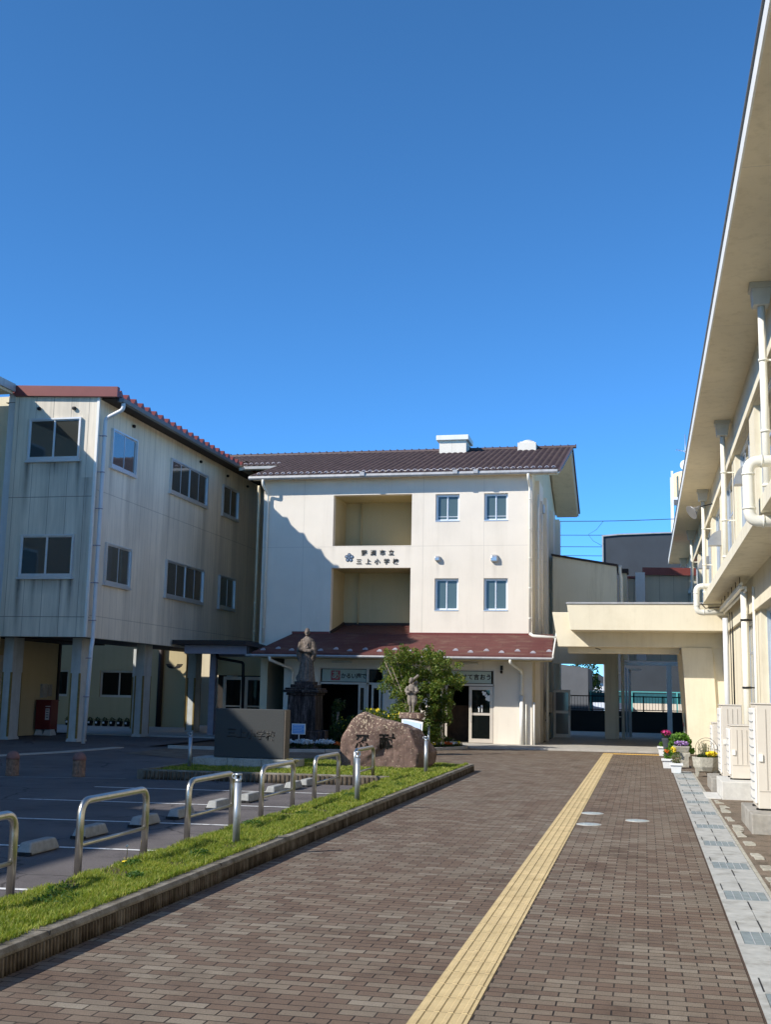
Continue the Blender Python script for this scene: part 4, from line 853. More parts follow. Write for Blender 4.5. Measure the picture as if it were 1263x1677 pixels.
def rear_left():
    B = thing('rear_house_block', 'low cream building seen under the wing with sliding windows', 'building', (-22, 45.5, 0))
    T = TY(45.3)
    m = MB(); m.wall(T, -27, -18.8, 0, 4.6, .25, [(-22.7, -20.95, 1.22, 2.34), (-25.6, -24.2, 1.22, 2.34)]); m.build('wall', 'tan_stucco', B)
    window(B, T, -22.7, -20.95, 1.22, 2.34, d0=-.12, n=2, fr='alum_warm', gl='glass_black'); window(B, T, -25.6, -24.2, 1.22, 2.34, d0=-.12, n=2, fr='alum_warm', gl='glass_black')
    m = MB(); m.box(-27, -18.8, 45.55, 46.5, 0, 4.6); m.build('inner_wall', 'dark_interior', B)
    m = MB(); m.tube([(-19.9, 45.2, .05), (-19.9, 45.2, 4.6)], .12, 8); m.build('brown_pipe', 'brown_cap', B)
    m = MB()
    for k in range(9): m.tube(arc((-19.35+k*.03, 45.05, 2.75), .28, R(200), R(340), 6, (1, 0, 0), (0, 0, 1)), .012, 5)
    m.build('cable_bundle', 'black_metal', B)
    B = thing('shading_roof', 'unseen corrugated roof added to shade the rear wall under the raised wing', 'canopy', (-23, 39, 0))  # added roof out of view; its wavy edge shadows the low rear wall
    y = 38.0; m = MB(); 
    prof = [(-34+i*.1, 7.05+.07*math.sin(i*math.pi/2)) for i in range(97)]
    vs = [(x, 31.5, z) for x, z in prof]+[(x, 41.0, z) for x, z in prof]; k = len(prof)
    m.add(vs, [(i, i+1, k+i+1, k+i) for i in range(k-1)]); m.build('roof', 'red_metal', B, recalc=False)
    m = MB()
    m.box(-34, -26.9, 31.5, 41, 0, 9.4); m.build('shading_block', 'tan_stucco', B)  # unseen taller mass, added to keep the left part of that wall shaded
rear_left()

# ---------------------------------------------------------------- right school building
def right_building():
    B = thing('right_school_building', 'two storey cream school building with deep eave along the right side', 'building', (2.25, 20, 0))
    T = TXm(2.25)
    h2 = [(a-3.75, a, 5.0, 7.53) for a in [8.8, 13.7, 18.6, 23.45, 28.35, 33.25, 38.15, 43.05, 47.95, 52.85, 57.75]]
    h1 = [(a-3.4, a, .9, 3.42) for a in [8.8, 13.7, 18.6, 23.4, 28.5]]
    m = MB(); m.wall(T, -6, 60, 0, 8.5, .28, h2+h1); m.build('wall', 'right_cream', B)
    m = MB(); m.box(2.5, 9, -6, -5.8, 0, 8.5); m.box(2.25, 9, 59.8, 60, 0, 8.49); m.build('end_wall', 'right_cream', B)
    m = MB(); m.box(4.6, 4.8, -5.8, 59.8, 0, 8.5); m.box(2.5, 4.6, -5.8, 59.8, 4.1, 4.3); m.build('inner_wall', 'dark_interior', B)
    m = MB(); m.box(1.34, 10, -6.3, 60.6, 8.5, 8.53); m.build('eave_soffit', 'soffit_cream', B)
    m = MB(); m.box(1.318, 1.345, -6.3, 60.6, 8.49, 8.74); m.box(1.345, 10, -6.3, 60.6, 8.532, 8.72); m.build('fascia', 'white_trim', B)
    m = MB(); m.box(1.29, 10, -6.35, 60.65, 8.742, 8.775); m.build('roof_edge', 'gutter_dark', B)
    m = MB(); m.box(2.18, 2.25, -6, 60, 7.55, 7.84); m.build('lintel_band', 'right_cream', B, bevel=.006)
    m = MB(); m.box(1.6, 2.25, -6, 32.1, 4.20, 4.36); m.box(1.6, 1.72, -6, 32.1, 4.36, 4.42); m.build('ledge', 'concrete_cream', B, bevel=.006)
    m = MB(); m.box(1.63, 2.25, 34, 60, 4.20, 4.36); m.build('ledge', 'concrete_cream', B)
    m = MB(); m.box(2.17, 2.25, -6, 32.1, 3.42, 3.62); m.build('lintel_band', 'right_cream', B, bevel=.006)
    for (a, b, c, d) in h2:
        window(B, T, a, b, c, d, d0=-.2, n=4, fr='alum', gl='glass', fw=.05, sash=.04, mid=6.6, dep=.09)
        m = MB(); m.fbox(T, a-.02, b+.02, -.1, .05, c-.05, c+.0); m.build('window_sill', 'alum', B)
    for (a, b, c, d) in h1: window(B, T, a, b, c, d, d0=-.2, n=4, fr='alum', gl='glass_grey', fw=.05, sash=.04, mid=2.7, dep=.09)
    hop = None
    for y in (9.4, 19.1, 28.9, 38.7, 48.4, 58.2):
        m = MB(); m.loft([(1.86, y-.13, 8.12), (2.12, y-.13, 8.12), (2.12, y+.13, 8.12), (1.86, y+.13, 8.12)], [(1.84, y-.165, 8.40), (2.16, y-.165, 8.40), (2.16, y+.165, 8.40), (1.84, y+.165, 8.40)]); m.box(1.81, 2.18, y-.185, y+.185, 8.40, 8.50); m.build('rain_hopper', 'hopper_grey', B, bevel=.01)
        m = MB(); m.tube([(2.0, y, 8.12), (2.0, y, 4.4 if y < 40 else 3)], .062, 14); o = m.build('downpipe', 'pipe_cream', B)
        for z in (7.2, 6.0, 5.1): m = MB(); m.lathe([(.078, z-.02), (.078, z+.02)], 2.0, y, 14); m.box(2.0, 2.25, y-.012, y+.012, z-.015, z+.015); m.build('pipe_clip', 'pipe_cream', o)
    m = MB(); m.tube([(2.08, 25.0, 3.9), (2.08, 25.0, .1)], .078, 14); o = m.build('downpipe', 'pipe_cream', B)
    m = MB(); m.tube([(2.05, 30.4, 3.7), (2.05, 30.4, .1)], .07, 14); m.build('downpipe', 'pipe_white_shade', B)
    m = MB(); m.tube([(2.17, 23.9, 3.9), (2.17, 23.9, .1)], .03, 10); m.build('conduit', 'pipe_cream', B)
    for z in (3.3, 1.9): m = MB(); m.lathe([(.092, z-.02), (.092, z+.02)], 2.08, 25.0, 14); m.box(2.08, 2.25, 24.99, 25.01, z-.015, z+.015); m.build('pipe_clip', 'black_metal', o)
    # vent hoods, quarter round, with pipes under some
    for y in (14.6, 24.3, 34.2, 40.4, 50.2):
        y0, y1 = y-.16, y+.16; m = MB(); pr = [(2.25, 6.05)]+[(2.25-.36*math.cos(R(90-9*i)), 6.12+.36*math.sin(R(90-9*i))) for i in range(11)]+[(1.89, 6.05)]
        m.prism(pr, 'y', y0, y1); m.build('vent_hood', 'hood_grey', B)
    # elbow ducts that leave the wall, drop past the ledge and go back in
    for (x, y, za, zb, r) in ((1.45, 16.2, 4.92, 4.08, .082), (1.40, 31.5, 4.62, 3.92, .078)):
        m = MB(); m.tube(bend([(2.25, y, za), (x, y, za), (x, y, zb), (2.25, y, zb)], .16, 7), r, 16); o = m.build('elbow_duct', 'pipe_cream', B)
        for dx, z in ((.17, za), (.17, zb)): m = MB(); m.tube([(x+dx, y, z), (x+dx+.025, y, z)], r+.010, 16); m.build('duct_collar', 'pipe_cream', o)
        for z in (za-.18, zb+.18): m = MB(); m.lathe([(r+.010, z-.012), (r+.010, z+.012)], x, y, 16); m.build('duct_collar', 'pipe_cream', o)
    # pipe tray hung under the ledge
    m = MB(); m.box(1.96, 2.10, 24.6, 31.2, 3.92, 3.97); m.tube([(2.0, 24.6, 4.02), (2.0, 31.2, 4.02)], .035, 8); m.tube([(2.08, 24.6, 3.89), (2.08, 31.2, 3.89)], .03, 8); tr = m.build('pipe_tray', 'pipe_cream', B)
    for k in range(6): m = MB(); m.tube([(2.0, 25.0+k*1.15, 3.97), (2.0, 25.0+k*1.15, 4.2)], .009, 6); m.build('hanger_rod', 'black_metal', tr)
    m = MB(); m.tube([(1.5, 31.3, 4.15), (1.62, 31.35, 4.02), (1.8, 31.4, 4.05), (2.2, 31.4, 4.06)], .014, 6); m.build('cable', 'black_metal', B)
    m = MB(); m.tube([(2.16, 29.6, 3.8), (2.16, 29.6, 1.0)], .016, 6); m.tube([(2.12, 29.75, 3.8), (2.12, 29.75, .8)], .012, 6); m.build('cable', 'black_metal', B)
right_building()
def speaker():
    t = thing('horn_speaker', 'grey horn loudspeaker mounted under the right eave pointing at the yard', 'loudspeaker', (1.9, 36.6, 7.5))
    m = MB(); ax = Vector((-.75, -.35, -.55)).normalized(); c = Vector((1.80, 36.6, 7.60))
    m.tube([c, c+ax*.10, c+ax*.22, c+ax*.36], [.05, .06, .12, .24], 18); m.build('horn', 'hood_grey', t)
    m = MB(); m.tube([c, c+Vector((.12, 0, .03)), (2.25, 36.6, 7.7)], .02, 6); m.build('bracket', 'black_metal', t)
speaker()

# ---------------------------------------------------------------- concrete passage canopy joining the buildings
def passage():
    B = thing('passage_canopy', 'cream concrete canopy over the passage between the main and right buildings', 'canopy', (0, 33, 0))
    m = MB(); m.loft([(-1.985, 32.2, 3.47), (2.245, 32.2, 3.47), (2.245, 33.4, 3.47), (-1.985, 33.4, 3.47)], [(-2.08, 32.2, 4.20), (2.245, 32.2, 4.20), (2.245, 33.4, 4.20), (-2.08, 33.4, 4.20)]); m.build('front_slab', 'right_cream', B, bevel=.012)
    m = MB(); m.box(-2.10, 2.24, 32.17, 33.42, 4.20, 4.245); m.build('coping_strip', 'gutter_grey', B)
    m = MB(); m.loft([(-2.41, 33.402, 3.06), (2.24, 33.402, 3.06), (2.24, 33.9, 3.06), (-2.41, 33.9, 3.06)], [(-2.58, 33.402, 4.05), (2.24, 33.402, 4.05), (2.24, 33.9, 4.05), (-2.58, 33.9, 4.05)]); m.build('beam', 'right_cream', B, bevel=.01)
    m = MB(); m.box(-2.17, 1.0, 33.902, 34.4, 2.90, 3.9); m.build('beam', 'right_cream', B, bevel=.01)
    m = MB(); m.box(-2.4, 2.24, 34.402, 44.9, 3.55, 3.9); m.build('roof_slab', 'soffit_cream', B)
    m = MB(); m.loft([(1.24, 33.35, 0), (2.0, 33.35, 0), (2.0, 38.0, 0), (1.24, 38.0, 0)], [(1.04, 33.35, 3.06), (1.89, 33.35, 3.06), (1.89, 38.0, 3.06), (1.04, 38.0, 3.06)]); m.build('raked_pier', 'right_cream', B, bevel=.01)
    m = MB(); m.box(1.87, 2.26, 33.42, 37.9, 0, 3.06); m.build('wall_pier', 'right_cream', B)
    m = MB(); m.box(1.20, 2.24, 33.32, 34.2, 0, .12); m.build('plinth', 'concrete', B)
    m = MB(); m.tube([(-1.35, 33.3, 3.02), (-1.2, 33.3, 2.98)], .012, 6); m.build('hook', 'black_metal', B)
    # small notice on the inner pier face
    t = thing('notice', 'small pale notice with a red panel on the inner side of the passage pier', 'sign', (1.1, 36.5, .8))
    m = MB(); m.box(1.135, 1.15, 35.2, 36.2, .65, 1.2); m.build('board', 'board_white', t); m = MB(); m.box(1.13, 1.134, 35.3, 36.1, .82, .93); m.build('panel', 'board_red', t)
passage()
def rear_wing():
    B = thing('rear_connecting_wing', 'stained concrete wing with sloping top and open doorway behind the passage', 'building', (-2, 45, 0))
    T = TY(45.0)
    m = MB(); m.wall(T, -3.45, -.98, 0, 4.6, .4, [(-3.43, -1.49, .0, 2.88)]); m.prism([(-3.45, 4.6), (-.98, 4.6), (-.98, 6.66), (-3.45, 7.08)], 'y', 45.0, 45.4); m.build('wall', 'concrete_cream', B)
    m = MB(); m.prism([(-3.5, 7.09), (-.93, 6.66), (-.93, 6.74), (-3.5, 7.17)], 'y', 44.92, 47); m.build('roof_edge', 'brown_cap', B)
    m = MB(); m.box(-1.2, -1.0, 45.4, 47, 0, 6.5); m.build('return_wall', 'concrete_cream', B)
    m = MB(); m.tube(bend([(-.85, 44.95, 6.7), (-.85, 44.95, 6.4), (-.80, 44.95, 6.2), (-.80, 44.95, .06)], .08), .06, 12); p = m.build('downpipe', 'pipe_cream', B)
    for z in (2.55, 1.75, .9): m = MB(); m.box(-1.0, -.80, 44.94, 44.96, z-.012, z+.012); m.build('pipe_clip', 'pipe_cream', p)
    m = MB(); T2 = TY(45.15); 
    for u0, u1 in ((-3.43, -3.36), (-2.88, -2.80)): m.fbox(T2, u0, u1, 0, .05, .06, 1.88)
    m.fbox(T2, -3.36, -2.88, 0, .05, .06, .2); m.fbox(T2, -3.36, -2.88, 0, .05, .98, 1.08); m.fbox(T2, -3.36, -2.88, 0, .05, 1.78, 1.88); d = m.build('open_door', 'alum_warm', B)
    m = MB(); m.fbox(T2, -3.37, -2.87, .02, .03, .15, 1.8); m.build('pane', 'glass_grey', d)
    m = MB(); m.tube([(-2.84, 45.05, .9), (-2.84, 45.05, 1.25)], .014, 6); m.build('handle', 'black_metal', d)
    # electric box and cables on the main building side
    t = thing('electric_box', 'grey electric box with black cables beside the passage doorway', 'electric box', (-3.3, 42.5, 1.3))
    m = MB(); m.box(-3.50, -3.25, 42.0, 42.6, 1.05, 1.78); m.build('box', 'concrete', t, bevel=.02)
    m = MB(); m.tube([(-3.35, 42.1, 1.05), (-3.4, 42.0, .9), (-3.47, 41.9, .75)], .03, 8); m.build('cable', 'black_metal', t)
    m = MB(); m.tube(bend([(-3.33, 40.8, .06), (-3.33, 40.8, 3.5)], .1), .05, 10); m.build('riser_pipe', 'pipe_cream', t)
rear_wing()
def rear_things():
    t = thing('carport', 'white steel post and beam carport frame beyond the passage', 'carport', (0, 50, 0))
    m = MB(); m.box(-.92, 1.42, 50.0, 50.12, 2.98, 3.14); m.build('beam', 'pot_white', t, bevel=.01)
    m = MB(); m.box(.93, 1.13, 50.02, 50.14, .05, 2.98); m.build('post', 'pot_white', t)
    m = MB(); m.tube([(-.58, 48.0, .05), (-.58, 48.0, 2.78)], .06, 12); m.tube([(-.72, 48.3, .05), (-.72, 48.3, 2.85)], .04, 12); m.build('post', 'pipe_white_shade', t)
    m = MB(); m.box(-.6, -.1, 47.9, 48.0, 2.72, 2.8); m.build('brace', 'pipe_white_shade', t)
    t = thing('black_railing', 'black metal railing with upright bars beyond the passage', 'railing', (0, 54, 0))
    m = MB(); m.box(-6.5, 2.2, 53.98, 54.02, 1.64, 1.69); m.build('rail', 'black_metal', t); m = MB(); m.box(-6.5, 2.2, 53.98, 54.02, 1.04, 1.08); m.build('rail', 'black_metal', t)
    b0 = None
    for k in range(64):
        x = -6.4+k*.135
        m = None
        if b0 is None: mm = MB(); mm.box(x-.009, x+.009, 53.99, 54.01, 1.08, 1.64); b0 = mm.build('bar', 'black_metal', t)
        else: c = b0.copy(); COL.objects.link(c); c.parent = t; c.location = (k*.135, 0, 0)
    for x in (-2.35, -.05, .82): m = MB(); m.box(x-.03, x+.03, 53.97, 54.03, .9, 1.7); m.build('post', 'black_metal', t)
    t = thing('teal_fence', 'teal mesh fence with bright top rail beyond the black railing', 'fence', (0, 58, 0))
    m = MB(); m.box(-8, 3, 57.98, 58.02, 1.88, 1.93); m.build('rail', 'teal_rail', t)
    for x in (-2.6, -.6, 1.55): m = MB(); m.box(x-.035, x+.035, 57.96, 58.04, .9, 1.9); m.build('post', 'teal_rail', t)
    m = MB(); m.box(-8, 3, 58.03, 58.05, 1.35, 1.85); m.build('mesh_panel', 'teal_net', t)
    m = MB(); m.box(-8, 4, 54.2, 54.6, 0, 1.0); tag(m.build('retaining_wall', 'black_metal'), 'dark low retaining wall below the black railing', 'wall')
    m = MB(); m.box(-.9, 4.5, 62, 62.3, 0, 1.42); tag(m.build('ivory_wall', 'ivory_wall'), 'sunlit ivory garden wall behind the teal fence', 'wall')
    m = MB(); m.box(-6.5, -2.68, 57, 62, 0, 3.0); m.prism([(-6.5, 3.0), (-2.68, 3.0), (-6.5, 3.5)], 'y', 57, 62); tag(m.build('grey_shed', 'grey_wall'), 'plain grey shed wall seen through the open doorway left of the tree', 'shed')
    t = thing('grey_factory_building', 'large dark grey building with flat roof behind the passage', 'building', (2, 66, 0))
    m = MB(); m.prism([(-2.20, 1.3), (7, 1.3), (7, 10.9), (1.2, 10.85), (-1.3, 10.78), (-2.20, 10.70)], 'y', 66, 74); m.build('wall', 'grey_building', t)
    m = MB(); m.prism([(-2.24, 10.70), (-1.3, 10.78), (1.2, 10.85), (7, 10.9), (7, 10.97), (1.2, 10.92), (-1.3, 10.86), (-2.24, 10.78)], 'y', 65.9, 74.1); m.build('roof_edge', 'gutter_grey', t)
    m = MB(); m.box(-2.24, -2.16, 65.9, 66.0, 1.3, 10.7); m.build('corner_trim', 'gutter_grey', t)
    t = thing('rear_panel_building', 'cream panelled rear building with maroon fascia above the canopy', 'building', (1, 50, 0))
    m = MB(); m.box(.12, 2.24, 50.3, 51, 3.2, 6.86); m.build('wall', 'back_panels', t)
    m = MB(); m.prism([(0.0, 6.86), (2.24, 6.82), (2.24, 7.14), (0.0, 7.18)], 'y', 50.1, 51.2); m.build('fascia', 'red_metal', t)
    m = MB(); m.box(-.30, .10, 50.0, 50.4, 3.2, 6.95); m.build('column', 'pipe_white_shade', t)
    m = MB(); m.box(-.62, -.32, 50.2, 50.8, 3.2, 6.7); m.build('wall_return', 'back_panels', t)
    m = MB(); m.box(-.64, -.30, 50.1, 50.8, 6.7, 6.80); m.build('fascia', 'red_metal', t)
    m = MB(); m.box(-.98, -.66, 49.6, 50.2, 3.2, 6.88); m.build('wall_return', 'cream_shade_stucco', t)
    m = MB(); m.box(-1.05, -.58, 49.5, 50.3, 6.88, 7.06); m.build('cap', 'brown_cap', t)
    t = thing('water_tank_tower', 'peach water tank on a white steel frame beyond the right eave', 'water tank', (3, 75, 0))
    m = MB(); m.lathe([(1.1, 14.3), (1.12, 14.35), (1.12, 15.95), (.9, 16.05)], 3.15, 75, 28); m.build('tank', 'tank_orange', t)
    m = MB()
    for x, y in ((1.95, 74), (4.3, 74), (1.95, 76.2), (4.3, 76.2)): m.box(x-.07, x+.07, y-.07, y+.07, 0, 16.0)
    for z in (14.2, 12.4): m.box(1.9, 4.35, 73.95, 74.05, z-.08, z+.08); m.box(1.9, 2.0, 74, 76.2, z-.08, z+.08)
    m.box(2.02, 4.2, 73.9, 76.2, 14.12, 14.28); m.build('frame', 'pot_white', t)
    t = thing('rooftop_antenna', 'thin television aerial and white dish above the water tank', 'antenna', (2.9, 75, 16))
    m = MB(); m.tube([(2.85, 75, 16), (2.85, 75, 18.6)], .025, 6); m.tube([(2.3, 75, 17.6), (3.2, 74.6, 17.3)], .02, 6)
    for k in range(6): f = k/5; m.tube([(2.3+.9*f-.05, 74.75-.4*f, 17.6-.3*f-.12), (2.3+.9*f+.05, 75.2-.4*f, 17.6-.3*f+.12)], .012, 5)
    m.build('aerial', 'galv', t)
    m = MB(); m.ball((2.85, 74.9, 16.55), (.36, .10, .36), 20, 10); m.build('dish', 'pot_white', t)
    for k, (z0, z1) in enumerate(((12.19, 12.30), (11.35, 11.40), (10.64, 10.68), (10.10, 10.11))):
        m = MB(); m.tube([(-9+i*1.6, 70, z0+(z1-z0)*(i/9)+.03*math.sin(i)) for i in range(11)], .018 if k else .022, 5)
        lb = ['topmost of the four overhead wires right of the main building', 'second overhead wire from the top right of the main building', 'third overhead wire from the top, crossing the grey building', 'lowest overhead wire crossing the grey building'][k]
        tag(m.build('overhead_wire', 'wire'), lb, 'wire', 'overhead wires behind the school')
    m = MB(); m.tube([(-2.3, 70, 12.2), (-2.7, 70, 11.7), (-3.2, 70, 11.4), (-2.9, 70, 11.0), (-2.3, 70, 10.66)], .012, 5); tag(m.build('drop_wire', 'wire'), 'curved drop wire linking the overhead wires', 'wire')
    # tree and houses glimpsed through the doorway
    rng = np.random.default_rng(12); t = thing('distant_tree', 'dark evergreen tree beyond the passage doorway', 'tree', (-3.6, 80, 0))
    m = MB(); m.tube([(-3.9, 80, 0), (-3.85, 80, 2.6)], .15, 8); m.build('trunk', 'bark', t)
    leaves(np.concatenate([blob(-4.0, 80, 3.2, 1.0, 1, 1.5, 1500, rng), blob(-3.5, 80, 2.2, .7, .8, .9, 800, rng)]), .09, 'leaf_dark', 'crown', t, 4)
    t = thing('distant_house', 'small white house far beyond the tree', 'house', (-4, 110, 0))
    m = MB(); m.box(-5.4, -3.2, 110, 114, 0, 2.9); m.build('wall', 'house_white', t); m = MB(); m.prism([(-5.7, 2.9), (-2.9, 2.9), (-4.3, 3.8)], 'y', 109.7, 114.3); m.build('roof', 'grey_building', t)
    t = thing('parked_car', 'dark blue car parked beyond the teal fence', 'car', (-4.2, 70, 0))
    m = MB(); m.prism([(-6, .35), (-2.4, .35), (-2.4, .95), (-3.0, 1.05), (-3.5, 1.55), (-5.2, 1.55), (-5.7, 1.05), (-6, .95)], 'y', 70, 71.6); m.build('body', 'crest_dark', t, bevel=.05)
    m = MB(); m.prism([(-3.2, 1.08), (-3.6, 1.48), (-5.1, 1.48), (-5.5, 1.08)], 'y', 69.99, 70.0); m.build('window', 'glass', t)
    for x in (-5.3, -3.1): m = MB(); m.tube([(x, 69.98, .35), (x, 70.2, .35)], .33, 18); m.build('wheel', 'rubber_black', t)
rear_things()

# ---------------------------------------------------------------- air conditioner units by the right wall
def ac_unit(x0, y0, z0, w, dpt, h, label, n=0, small=False):
    t = thing('air_conditioner_unit', label, 'air conditioner', (x0, y0, z0), 'outdoor units along the right wall')
    m = MB(); m.box(x0, x0+w, y0, y0+dpt, z0+.02, z0+h); m.build('cabinet', 'aircon', t, bevel=.012)
    m = MB(); m.box(x0-.012, x0+w+.01, y0-.012, y0+dpt+.01, z0+h+.001, z0+h+.02); m.build('lid', 'aircon', t, bevel=.006)
    # pressed side panel facing the camera
    for k in range(3): u = x0+w*(.30+.24*k); m = MB(); m.box(u-.004, u+.004, y0-.006, y0, z0+.26, z0+h-.06); m.build('panel_seam', 'aircon_seam', t)
    m = MB(); m.box(x0+.02, x0+w-.02, y0-.004, y0, z0+.235, z0+.245); m.build('panel_seam', 'aircon_seam', t)
    m = MB(); m.box(x0+.02, x0+.07, y0-.02, y0, z0+h*.46, z0+h*.46+.09); m.build('latch', 'aircon_white', t)
    # fan face towards the pavement: white guard with wires
    m = MB(); m.box(x0-.03, x0-.001, y0+.06, y0+dpt-.03, z0+.08, z0+h-.05); g = m.build('fan_face', 'aircon_white', t, bevel=.01)
    k = 0; z = z0+.14
    while z < z0+h-.1: m = MB(); m.tube([(x0-.034, y0+.06, z), (x0-.05, y0+dpt*.5, z-.005), (x0-.034, y0+dpt-.03, z)], .0035, 5); m.build('guard_wire', 'galv', g); z += .11
    for dy in (.06, dpt-.12): m = MB(); m.box(x0-.02, x0+w+.02, y0+dy, y0+dy+.06, z0, z0+.02); m.build('foot', 'rubber_black', t)
    if small: m = MB(); m.tube(bend([(x0+w, y0+.1, z0+h-.1), (x0+w+.08, y0+.1, z0+h-.1), (x0+w+.08, y0+.1, z0+.2), (x0+w, y0+.1, z0+.2)], .03, 3), .02, 8); m.build('pipe', 'aircon_white', t)
ac_unit(1.42, 15.84, .25, .40, .75, 1.35, 'largest outdoor unit, cut by the right edge on a rough concrete block')
ac_unit(1.44, 20.80, .30, .34, .75, .90, 'shorter outdoor unit standing on the white painted concrete block', small=True)
ac_unit(1.38, 22.15, .24, .36, .85, 1.30, 'tall outdoor unit directly behind the short one')
ac_unit(1.46, 26.4, .10, .34, .8, 1.02, 'low outdoor unit furthest back beside the round stone planter')
def block(x0, x1, y0, y1, z, mat, label): m = MB(); m.box(x0, x1, y0, y1, -.02, z); tag(m.build('concrete_block', mat, None, bevel=.015), label, 'block')
block(1.29, 2.2, 15.35, 17.0, .248, 'concrete', 'rough stained concrete block under the largest outdoor unit')
block(1.24, 2.2, 20.30, 21.75, .298, 'concrete_pale', 'white painted concrete block under the short outdoor unit')
block(1.16, 2.2, 21.9, 23.4, .238, 'concrete', 'grey concrete block under the tall outdoor unit')
block(1.38, 2.2, 26.2, 27.4, .098, 'concrete', 'thin concrete block under the low outdoor unit')
m = MB(); m.box(.99, 1.235, 20.35, 21.6, -.01, .02); tag(m.build('mortar_pad', 'concrete_pale', None, bevel=.006), 'white splashed mortar pad on the ground beside the white block', 'pad')

# ---------------------------------------------------------------- planters and pots at the passage
def rim_pot(x, y, s, h, label, flower=None, leafmat='leaf_bright', seed=1, n=160, ph=.16, fl=None):
    t = thing('planter_box', label, 'planter', (x, y, 0), 'white plastic planters by the passage pier')
    a, b = s*.36, s*.5
    m = MB(); m.loft([(x-a, y-a, .004), (x+a, y-a, .004), (x+a, y+a, .004), (x-a, y+a, .004)], [(x-b*.92, y-b*.92, h), (x+b*.92, y-b*.92, h), (x+b*.92, y+b*.92, h), (x-b*.92, y+b*.92, h)]); m.build('pot', 'pot_white', t, bevel=.008)
    m = MB(); m.wall(lambda u, d, v: (u, v, h+.03+d*1.0), x-b*1.08, x+b*1.08, y-b*1.08, y+b*1.08, .045, [(x-b*.88, x+b*.88, y-b*.88, y+b*.88)]); m.build('rim', 'pot_white', t)
    m = MB(); m.box(x-b*.87, x+b*.87, y-b*.87, y+b*.87, h-.02, h+.012); m.build('soil', 'soil', t)
    rng = np.random.default_rng(seed); P = t
    leaves(blob(x, y, h+ph*.6, s*.42, s*.42, ph*.7, n, rng), .032, leafmat, 'foliage', t, seed)
    if flower: leaves(blob(x+fl[0], y+fl[1], h+ph*fl[2], s*.26, s*.26, .05, fl[3], rng), .028, flower, 'blossom', t, seed+1, aspect=.9)
rim_pot(.67, 26.9, .27, .19, 'nearest white planter with a leafy green plant at the end of the drain', seed=21, leafmat='leaf_grey', ph=.2)
rim_pot(.52, 28.5, .28, .20, 'middle white planter with orange flowers', 'flower_orange', seed=22, ph=.22, fl=(-.02, 0, .9, 40))
rim_pot(.50, 34.4, .30, .24, 'farthest white planter behind the dark tall pot', seed=23, ph=.14)
